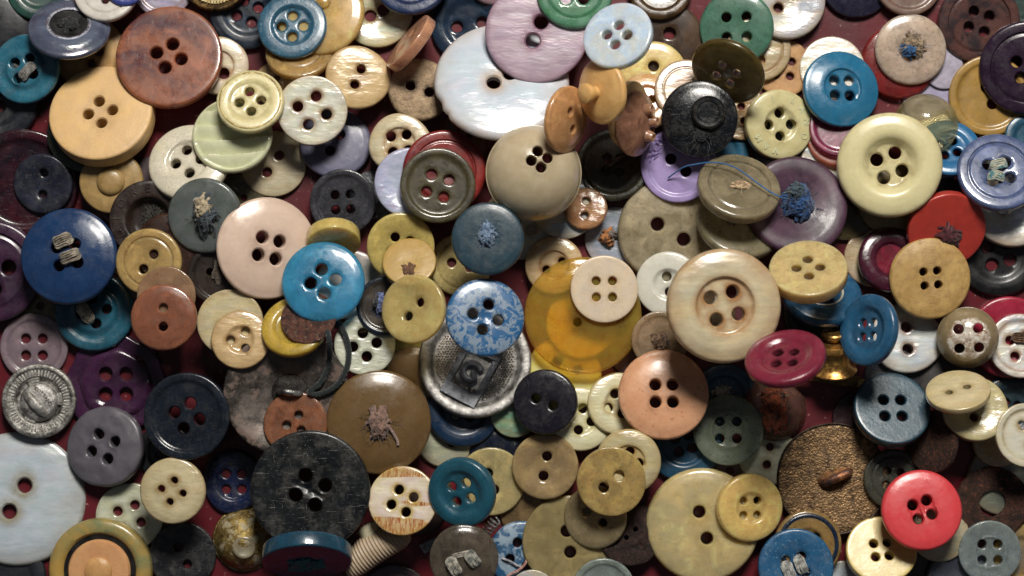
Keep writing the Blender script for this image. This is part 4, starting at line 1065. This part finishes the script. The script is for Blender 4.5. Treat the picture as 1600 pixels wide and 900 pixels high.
B(383, 843, 51, 8, 60, 7, 'ball', ME('#b89c50', '#6c5424', rough=.2, patch='#a89c7c'), None, 'ball-like button with worn gilding', sink=14,
  parts=latheparts('dimple', [(.34, -.03), (.30, -.002), (.26, -.0), (.22, -.025), (0, -.02)], P('#94886c', rough=.3), 0, -.18, 32))
B(480, 868, 70, 60, -88, 9, 'flat', H('#14506c', '#1c4054', t=.12, sss=.5, rough=.25), None, 'blue translucent disc on edge with turquoise paint on its face', T=.36,
  parts=lambda root, F, T: child(root, 'paint_patch', knot(-.05, -.1, T / 2 - .015, .5, .06, 141, 40, .06, (1, .8)).build('paint_patch'), P('#0f6c70', '#0c4c58')))
B(616, 937, 56, 4, 90, 6, 'rimthin', P('#4a3a3e', '#42343a', rough=.3), None, 'dusky brown-mauve button cut by the bottom edge')
B(630, 783, 54, 12, 110, 7, 'flat', PE('#d8d4c0', '#c8b8c0', edge='#b89c2c', stripe='#a04c18', opal=.5, rough=.16), (4, .145, .34, 108), 'pearl button with orange-brown striped patches', T=.36)
B(722, 769, 55, 24, 200, 7, 'rim', P('#0f5468', '#0a4658', rough=.3, sss=.15, wear=.4), (4, .145, .32, 62), 'dark teal rounded-rim four-hole button', T=.36)
B(767, 752, 53, 5, 60, 5, 'flat', H('#a8a070', '#98946c', t=.15, sss=.9, wear=1.2), (2, .155, .26, 110), 'greenish cream two-hole button behind the dark teal one')
B(852, 728, 52, 6, 90, 6, 'dish', H('#948660', '#84765a', t=.15, sss=.9, rough=.2), (2, .15, .30, 80), 'dished horn button with two dark holes left of the yellow ones')
B(888, 846, 72, 8, 160, 5, 'flat', H('#8c845c', '#7c744e', t=.15, sss=.8), (2, .13, .23, 100), 'large dull olive horn button along the bottom')
B(930, 808, 50, 14, 190, 6, 'soft', H('#8c846a', '#7c7458', t=.25, sss=.8), (2, .15, .30, 148), 'greyish horn button leaning on the dull olive one')
B(985, 834, 51, 10, 60, 5, 'soft', RU('#3c2620', '#1c1412', '#5c3c30'), (2, .08, .2, 40), 'corroded black-brown lump of a button', relief=rel_crag, rough=.02, dense=1.6)
B(982, 721, 51, 5, 60, 8, 'wellbone', PE('#c0b488', '#b0ac90', edge='#a07c30', opal=.25), (4, .14, .32, -8), 'cream button with sunken centre behind the honey one')
B(955, 752, 54, 6, 60, 9, 'flat', H('#b4a060', '#9c8c58', t=.3, sss=.8, wear=1.3, cloud=(.42, .58)), (2, .155, .28, 38), 'honey translucent two-hole button with grey clouds', T=.18)
B(1098, 820, 89, 7, 170, 8, 'soft', H('#b8ac7c', '#a4a07c', t=.13, sss=1, scale=.003, rough=.3, edge='#a08428'), (2, .11, .24, 106), 'large olive-yellow horn button with two holes', T=.24)
B(1171, 793, 53, 13, 355, 9, 'smallwell', H('#c4b06c', '#b4a05c', t=.12, sss=1, rough=.24), (4, .12, .30, 45), 'yellow four-hole button on the large olive-yellow one', T=.40)
B(725, 873, 54, 6, 60, 8, 'lowdome', H('#7c7870', '#6c6862', t=.5, sss=.7, rough=.14), None, 'grey glassy button with two bundles of beige thread',
  parts=many(stitches([((-.42, .05), (-.18, -.45))], YA('#b8b0a0', '#5c5c54'), n=5, th=.06, h=.14), stitches([((.12, .22), (.38, -.2))], YA('#a8a498', '#4c544c'), n=5, th=.06, h=.14),
             stitches([((-.35, .1), (.18, .2))], YA('#b8b0a0', '#7c7468'), n=1, th=.05, h=.03)))
B(815, 866, 52, 8, 60, 4, 'soft', P('#145078', '#8ca0b0', rough=.4, msc=2.4, sharp=True, wear=1), (4, .15, .38, 20), 'blue button with flaking white patches and loose threads',
  parts=lambda root, F, T: (child(root, 'thread', MB().yarn([(-.6, -.1, T / 2 + .05), (-.35, -.2, T / 2 + .1), (-.1, -.35, T / 2 + .05), (.05, -.38, T / 2 - .1)], .035, 3, 6).build('thread'), YA('#b8b4b8', '#7c7c84')),
                            child(root, 'thread', MB().yarn([(-.5, -.75, T / 2 + .04), (-.4, -.6, T / 2 + .12), (-.1, -.45, T / 2 + .13), (.1, -.25, T / 2 + .1), (.16, -.05, T / 2 + .08)], .04, 3, 6).build('thread'), YA('#c89484', '#8c5c50'))))
B(943, 922, 50, 6, 90, 7, 'rimthin', H('#84908c', '#78847c', t=.2, sss=.8), None, 'greyish green button cut by the bottom edge beside the rusty lump')
B(832, 928, 38, 4, 90, 6, 'flat', PE('#c4bca0'), None, 'cream shell button barely entering at the bottom edge')
# ------------------------------------------------------------------ lower right
B(1300, 748, 87, 8, 100, 4, 'flat', ME('#a07c50', '#54402c', rough=.28, grain=.3, gs=26, met=.9, ns=7), None, 'large worn gilt disc with a copper shank', T=.12, outline=wob(5, .008, 9, .006), N=96,
  parts=lambda root, F, T: gilt_shank(root, F, T))
B(1395, 748, 47, 8, 60, 5, 'groove2', H('#5a5c50', '#4c4e46', t=.3, sss=.6), (4, .14, .32, 40), 'smoky grey button between the gilt and coral ones')
B(1393, 641, 60, 26, 80, 7, 'flat', P('#24495a', '#1d3e4e', rough=.3, sss=.2, wear=.6), (4, .135, .32, 45), 'dark petrol blue thick four-hole button', T=.34)
B(1456, 691, 50, 54, 175, 5, 'soft', RU('#4a2a1c', '#1c110c', '#7c4428'), None, 'rusty iron disc standing on edge', rough=.02, T=.3)
B(1560, 688, 42, 8, 60, 4, 'soft', PE('#b4a888', '#a89c80'), None, 'cream button under the white one at the right edge')
B(1523, 640, 51, 14, 95, 7, 'dish', PE('#c0b888', '#b4b094', edge='#8c7c44', opal=.35, rough=.16), (2, .14, .25, 80), 'champagne pearly dished two-hole button', T=.36)
B(1497, 612, 50, 56, 102, 8, 'thin', PE('#c4b894', '#b4ac90', edge='#9c8448', opal=.3), (2, .12, .3, 20), 'thin cream shell button leaning on the champagne one', T=.22)
B(1602, 680, 50, 8, 60, 7, 'rimthin', PE('#d0d0c4', '#c4c8c4', edge='#a89460', opal=.25), (2, .15, .33, -68), 'white shell button at the right edge, lower one')
B(1550, 786, 57, 6, 60, 5, 'flat', RU('#4a2a1c', '#241610', '#7c4428'), (1, .37, 0, 0), 'rusty ring-shaped iron washer at the right edge', name='rusty_washer', cat='washer', rough=.03, T=.2)
B(1546, 862, 49, 5, 90, 7, 'disc', H('#8c9898', '#7c8888', t=.3, sss=.8, rough=.22), (4, .15, .36, 45), 'bluish-grey translucent four-hole button, lower right', T=.26)
B(1468, 832, 46, 6, 60, 5, 'lowdome', PE('#b4b098', '#a8a898'), None, 'grey-white shell disc beneath the coral button')
B(1500, 908, 54, 6, 60, 4, 'dish', H('#5c6270', '#4c5260', t=.15, sss=.5), None, 'slate grey button cut by the bottom edge, lower right')
B(1376, 861, 54, 22, 98, 6, 'flat', P('#d4be6c', '#ccb460', rough=.34, sss=.5, wear=.1, dirt='#8c5420', da=.2, spots='#c09048'), (4, .13, .28, 50), 'pale yellow thick four-hole button beside the coral one', T=.34, outline=wob(2, .02, 3, .01))
B(1440, 797, 63, 11, 95, 8, 'soft', P('#d8343c', '#d03038', rough=.34, sss=.4, wear=.15, dirt='#6c0c14', da=.3), (4, .135, .26, 64), 'bright coral red four-hole button', T=.30, relief=rel_slots(-67, .12, .2, .18, .05), dense=2.6)
B(1262, 850, 53, 8, 60, 6, 'smallwell', H('#8c7440', '#7c6838', t=.15, sss=.8), (2, .13, .3, 40), 'tan button with a dark blue ring behind the scuffed blue one',
  parts=ringpart(.78, .90, -.01, P('#10243c', rough=.25), 'blue_ring', .025))
B(1243, 885, 59, 8, 90, 8, 'dish', P('#155c88', '#104c74', rough=.34, wear=1.6, spots='#6c94ac'), (4, .13, .30, 60), 'scuffed cornflower blue button with two white thread stitches',
  parts=stitches([((-.27, .12), (-.12, -.34)), ((.04, .28), (.22, -.18))], YA('#b4b4ac', '#6c6c68'), n=5, th=.055))

# ------------------------------------------------------------------ special parts
def gold_mesh(root, F, T):
    mb = MB(); mat = ME('#fff0c0', '#f0c870', rough=.25)
    z = T / 2 - .05
    for i in range(-9, 10):
        q = i * .088; h = sqrt(max(0, .80 ** 2 - q * q))
        if h < .1: continue
        pts = [(q, -h + 2 * h * k / 10, z + .03 + .05 * (1 - (q * q + (-h + 2 * h * k / 10) ** 2))) for k in range(11)]
        mb.tube(pts, .036, 6)
        pts = [(p[1], p[0], p[2] - .02) for p in pts]; mb.tube(pts, .012, 5)
    child(root, 'gold_grid', mb.build('gold_grid'), mat)
    child(root, 'knob', MB().lathe([(.2, 0), (.2, .1), (.12, .17), (0, .18)], 24, Matrix.Translation((0, .05, z))).build('knob'), ME('#6c4c20', '#1c1008', rough=.3))

def wire_loop(root, F, T):
    mb = MB(); z = T / 2
    mb.tube([(-.24, -.12, z - .2), (-.2, -.1, z + .02), (0, .02, z + .16), (.2, .14, z + .12), (.34, .22, z + .0), (.4, .26, z - .2)], .05, 8)
    child(root, 'loop', mb.build('loop'), P('#5c4430', '#40301f', rough=.2))

def cone_tubes(root, F, T):
    m = H('#a07c66', '#8c6854', t=.15, sss=.8, rough=.2)
    for a in (72, 10, -52):
        x, y = .36 * cos(radians(a)), .42 * sin(radians(a))
        ax = Matrix.Translation((x, y, T / 2 - .16)) @ Matrix.Rotation(radians(a), 4, 'Z') @ Matrix.Rotation(radians(14), 4, 'Y')
        child(root, 'tube', MB().lathe([(.25, -.05), (.19, .10), (.15, .24), (.135, .32), (.12, .335), (.085, .32), (.075, .2), (0, .2)], 24, ax).build('tube'), m)

def cup_shank(root, F, T):
    z = T / 2 - .14
    child(root, 'shank', MB().tube([(-.12, .02, z - .02), (-.12, .02, z + .12), (-.04, .03, z + .22), (.06, .02, z + .24), (.16, 0, z + .2), (.22, -.01, z + .1), (.22, -.01, z - .02)], .05, 10).build('shank'), ME('#a8a8a4', '#4c4844', rough=.15))
    child(root, 'shank_plate', MB().lathe([(.30, -.02), (.28, .04), (.2, .07), (0, .08)], 32, Matrix.Translation((.05, .02, z))).build('shank_plate'), ME('#3c3834', '#141210', rough=.4))

def crest(root, F, T):
    z = T / 2 - .085; th = radians(62)
    M = Matrix.Translation((-.05, -.18, z)) @ Matrix.Rotation(radians(-28), 4, 'Z')
    dark = ME('#b0b2b8', '#70747c', rough=.28, met=.65)
    mb = MB()
    mb.box((0, -.46, .05), (.34, .12, .06), M); mb.box((0, .44, .05), (.34, .10, .06), M)
    mb.box((-.29, 0, .04), (.055, .40, .05), M); mb.box((.29, 0, .04), (.055, .40, .05), M)
    child(root, 'frame', mb.build('frame'), dark)
    mb = MB()
    for i in range(5): mb.box((-.2 + .1 * i, -.31, .05), (.025, .035, .05), M)
    child(root, 'teeth', mb.build('teeth'), ME('#a89c8c', '#5c544c', rough=.25))
    mb = MB()
    pts = [(.17 * cos(t_) * s_ , .17 * sin(t_) * s_ - .02, .07) for t_, s_ in [(k / 14 * 4.9 + .6, 1 - k * .012) for k in range(15)]] + [(.02, .02, .08), (.06, -.02, .08)]
    mb.tube([tuple(M @ Vector(p)) for p in pts], .06, 8)
    child(root, 'scroll', mb.build('scroll'), dark)
    # fine struck grain: small pips in rows over the field
    mb = MB(); R = random.Random(3)
    s_ = .052; inv = M.inverted()
    for i in range(-15, 16):
        for j in range(-15, 16):
            x, y = i * s_ + (j % 2) * s_ / 2 + R.uniform(-.006, .006), j * s_ * .87 + R.uniform(-.006, .006)
            q = inv @ Vector((x, y, z))
            if x * x + y * y > .70 ** 2 or (abs(q.x) < .36 and -.6 < q.y < .56): continue
            b = len(mb.V); w_ = .023
            for k in range(6): mb.V.append((x + w_ * cos(k * pi / 3), y + w_ * sin(k * pi / 3), z - .015))
            mb.V.append((x, y, z + .022))
            for k in range(6): mb.F.append((b + k, b + (k + 1) % 6, b + 6))
    o = child(root, 'pebbled_grain', mb.build('pebbled_grain'), ME('#e8dcc8', '#b8a894', rough=.22, met=.7)); o['kind'] = 'stuff'

def snap(root, F, T):
    m = ME('#d8d4cc', '#8c8880', rough=.22)
    ztop = T / 2 - .03; me = None
    for k in range(56):
        if me is None:
            mb = MB(); mb.box((.75, 0, ztop), (.085, .022, .022)); me = mb.build('rib'); me.materials.append(m)
        o = bpy.data.objects.new('rib', me); o.parent = root; o.rotation_euler = (0, 0, 2 * pi * k / 56); COL.objects.link(o)
    for a in (105, 5, 245):
        mb = MB()
        for i in range(4):
            aa = [radians(a - 16 + 32 * q / 8) for q in range(9)]
            mb.tube([((.36 + .075 * i) * cos(b), (.36 + .075 * i) * sin(b), ztop - .01 - .015 * i) for b in aa], .045, 6)
        child(root, 'rib_bridge', mb.build('rib_bridge'), m)
    child(root, 'boss', MB().lathe([(.54, -.30), (.52, -.1), (.48, -.02), (.40, .02), (.2, .04), (0, .045)], 48, Matrix.Translation((0, -.04, ztop + .04))).build('boss'), ME('#c8c4c0', '#6c6864', rough=.22))
    M = Matrix.Translation((-.03, -.02, ztop + .10)) @ Matrix.Rotation(radians(-48), 4, 'Z')
    mb = MB(); n = 12
    prof = [(-.42, .10, 0), (-.30, .16, .12), (0, .19, .20), (.30, .16, .14), (.44, .10, 0)]
    for x, w_, h in prof:
        for i in range(n + 1):
            a = pi * i / n; mb.V.append(tuple(M @ Vector((x, -.04 + w_ * cos(a) * (1 if cos(a) < 0 else .55), h * sin(a) ** .7 - .04))))
    for k in range(len(prof) - 1):
        for i in range(n): b = k * (n + 1) + i; mb.F.append((b, b + 1, b + n + 2, b + n + 1))
    child(root, 'shank', mb.build('shank'), m)
    mb = MB()
    for i, ch in enumerate('COTTAND'):
        cu = bpy.data.curves.new('t', 'FONT'); cu.body = ch; cu.size = .13; cu.extrude = .012; cu.align_x = 'CENTER'; cu.align_y = 'CENTER'; cu.resolution_u = 2
        ob = bpy.data.objects.new('t', cu); COL.objects.link(ob); mm = bpy.data.meshes.new_from_object(ob)
        u = (i - 3) * .092
        Mx = Matrix.Translation((-.03, -.02, ztop + .075)) @ Matrix.Rotation(radians(-48), 4, 'Z') @ Matrix.Translation((u, .24 - u * u * .35, 0)) @ Matrix.Rotation(-u * .7, 4, 'Z')
        b = len(mb.V)
        for v in mm.vertices: mb.V.append(tuple(Mx @ v.co))
        for p in mm.polygons: mb.F.append(tuple(b + q for q in p.vertices))
        bpy.data.objects.remove(ob); bpy.data.meshes.remove(mm); bpy.data.curves.remove(cu)
    child(root, 'lettering', mb.build('lettering', False), ME('#6c6860', '#3c3834', rough=.35))

def gilt_shank(root, F, T):
    z = T / 2; M = Matrix.Rotation(radians(25), 4, 'Z')
    pts = [(-.26, 0, -.02), (-.22, 0, .08), (-.1, 0, .16), (.06, 0, .19), (.2, 0, .16), (.26, 0, .06), (.25, 0, -.02)]
    mb = MB().tube([tuple(M @ Vector((x + .06, y, z + q))) for x, y, q in pts], lambda u: .062 + .02 * sin(u * pi), 12)
    child(root, 'shank', mb.build('shank'), ME('#b07040', '#3c3c48', rough=.25))
    child(root, 'solder', MB().lathe([(.34, -.01), (.26, .03), (.16, .05), (0, .05)], 28, Matrix.Translation((.03, -.0, z)) @ M @ Matrix.Diagonal((1, .55, 1, 1)), lambda a, r, q: .08 * sin(3 * a + 1)).build('solder'), ME('#8c5c2c', '#3c2c1c', rough=.4))
    child(root, 'rim_wire', MB().tube([((.985 + .006 * cos(5 * a)) * cos(a), (.985 + .006 * cos(5 * a)) * sin(a), z - .0) for a in [2 * pi * k / 72 for k in range(72)]], .022, 6, closed=True).build('rim_wire'), ME('#5c4c40', '#241c18', rough=.35))

build_all()

# ------------------------------------------------------------------ other things in the heap
def hat(px, py, r=10):
    x0, x1 = int((px - r - HX0) / CELL), int((px + r - HX0) / CELL) + 1; y0, y1 = int((py - r - HY0) / CELL), int((py + r - HY0) / CELL) + 1
    return float(HMAP[x0:x1, y0:y1].max())

def free(name, label, cat, px, py, z, rot, scale, group=None):
    o = bpy.data.objects.new(name, None); o.empty_display_size = .001; COL.objects.link(o)
    zm = z * S; o.location = at(px, py, zm); o.rotation_euler = rot; o.scale = (scale * S * (HC - zm) / HC,) * 3
    tagit(o, label, cat, group); return o

# brass stud lying on its side, and the plate under it
plate = free('brass_plate', 'thin brass bar lying under the brass stud', 'metal plate', 1296, 590, 34, (radians(14), radians(4), radians(-9)), 54)
child(plate, 'bar', MB().box((0, 0, 0), (.95, .16, .06)).build('bar'), ME('#8c6c34', '#3c2c14', rough=.3))
child(plate, 'turned_end', MB().lathe([(.07, -.12), (.12, -.11), (.12, .11), (.07, .12)], 16, Matrix.Translation((.92, 0, .03)) @ Matrix.Rotation(pi / 2, 4, 'X')).build('turned_end'), ME('#b89858', '#5c441c', rough=.25))
stud = free('brass_stud', 'brass spool-shaped stud with a milled collar lying on its side', 'stud', 1303, 548, 52, (radians(-66), 0, radians(4)), 36)
bm_ = ME('#e0a848', '#a87430', rough=.14, bk=.12, met=1.1)
child(stud, 'spool', MB().lathe([(0, -1.0), (.90, -1.0), (1.0, -.94), (1.0, -.88), (.90, -.80), (.74, -.66), (.68, -.5), (.67, .02), (.69, .14)], 56).build('spool'), bm_)
child(stud, 'milled_collar', MB().lathe([(.6, .12), (.84, .14), (.88, .20), (.88, .40), (.84, .46), (.4, .50)], 112, None, lambda a, r, z: (.022 * (1 if int(a / (2 * pi) * 112 + .5) % 2 else -1)) if r > .86 else 0).build('milled_collar'), bm_)
child(stud, 'stem', MB().lathe([(.36, .48), (.38, .62), (.52, .70), (.54, .86), (.48, .92), (0, .94)], 32).build('stem'), ME('#b88838', '#6c4c20', rough=.16, bk=.15))

# ribbed leather-like toggle button
tog = free('ribbed_dome_button', 'tan ribbed mushroom button lying on its side at the bottom', 'button', 588, 862, 46, (0, 0, 0), 60, GROUP)
tog.rotation_euler = (0, radians(-8), radians(33))
prof = []
for k in range(241):
    u = -1 + 2 * k / 240
    prof.append((max(.002, .46 * (1 - abs(u) ** 2.6) ** .5 * (1 + .035 * sin(u * 66))), u))
mb = MB().lathe(prof, 28, Matrix.Rotation(pi / 2, 4, 'Y'))
mb.V = [(x, y * .9 + .22 * (1 - x * x) - .1, z * .85) for x, y, z in mb.V]
child(tog, 'ribbed_cap', mb.build('ribbed_cap'), BO('#c0aa8c', '#b09a7c', ring=0, spots=False))
child(tog, 'shank', MB().lathe([(.20, -.75), (.26, -.70), (.28, -.5), (.24, -.2), (.2, .1)], 32, Matrix.Translation((.12, 0, -.05)) @ Matrix.Rotation(-pi / 2, 4, 'X') @ Matrix.Scale(-1, 4, (0, 0, 1)) @ Matrix.Scale(-1, 4, (1, 0, 0))).build('shank'), P('#ccc4a4', '#bcb494', rough=.3, sss=.5))

# dark green cord loop
cz = 105
cord = free('cord_loop', 'loop of dark green twisted cord below the turquoise button', 'cord', 515, 560, 0, (0, 0, 0), 1)
pp = [(508, 500, 74), (514, 530, 70), (514, 565, 66), (502, 596, 62), (484, 612, 58), (500, 616, 60), (528, 600, 66), (543, 570, 72), (544, 540, 74), (534, 512, 76), (522, 500, 78)]
base = Vector(cord.location)
pts = []
for (x, y, z) in pp:
    zz = max(z, hat(x, y, 4) + 5) if y > 520 else z
    q = Vector(at(x, y, zz * S)) - base; pts.append(tuple(q))
cm = MB().yarn(pts, 4.6 * S, 3, 40).build('cord'); child(cord, 'cord', cm, YA('#101c1c', '#080c0c'))
cord.scale = (1, 1, 1)

# loose blue thread
bt = free('loose_thread', 'loose blue thread curving over the lavender and grey buttons', 'thread', 1120, 262, 0, (0, 0, 0), 1)
bt.scale = (1, 1, 1); base = Vector(bt.location); pts = []
for (x, y) in [(1044, 278), (1056, 269), (1068, 262), (1085, 257), (1108, 254), (1130, 256), (1150, 263), (1168, 275), (1186, 288), (1204, 300), (1222, 309), (1238, 312)]:
    pts.append(Vector(at(x, y, (hat(x, y, 7) + 3) * S)) - base)
for _ in range(2):
    for i in range(1, len(pts) - 1): pts[i].z = max(pts[i].z, (pts[i - 1].z + pts[i + 1].z) / 2)
child(bt, 'strand', MB().yarn([tuple(p) for p in pts], 1.25 * S, 2, 60, 5).build('strand'), YA('#1c6ca8', '#0e3f78'))

# bits of wire spring and foil by the grey glassy button
sp = free('wire_spring', 'small steel coil spring poking out beside the grey glassy button', 'spring', 762, 828, hat(762, 828, 6) * .5 + 16, (0, radians(78), radians(50)), 12)
child(sp, 'coil', MB().tube([(.62 * cos(a), .62 * sin(a), a * .085 - 1.4) for a in [k * .35 for k in range(110)]], .14, 6).build('coil'), ME('#b0b0b0', '#5c5c5c', rough=.2))
tb = free('metal_tab', 'small crimped silver tab left of the grey glassy button', 'metal tab', 672, 852, 14, (radians(14), radians(-10), radians(28)), 15)
mb = MB(); mb.box((0, 0, 0), (1, .55, .06))
for i in range(5): mb.box((-.7 + .35 * i, 0, .08), (.06, .5, .05))
child(tb, 'tab', mb.build('tab'), ME('#a8acb0', '#5c5c60', rough=.2))
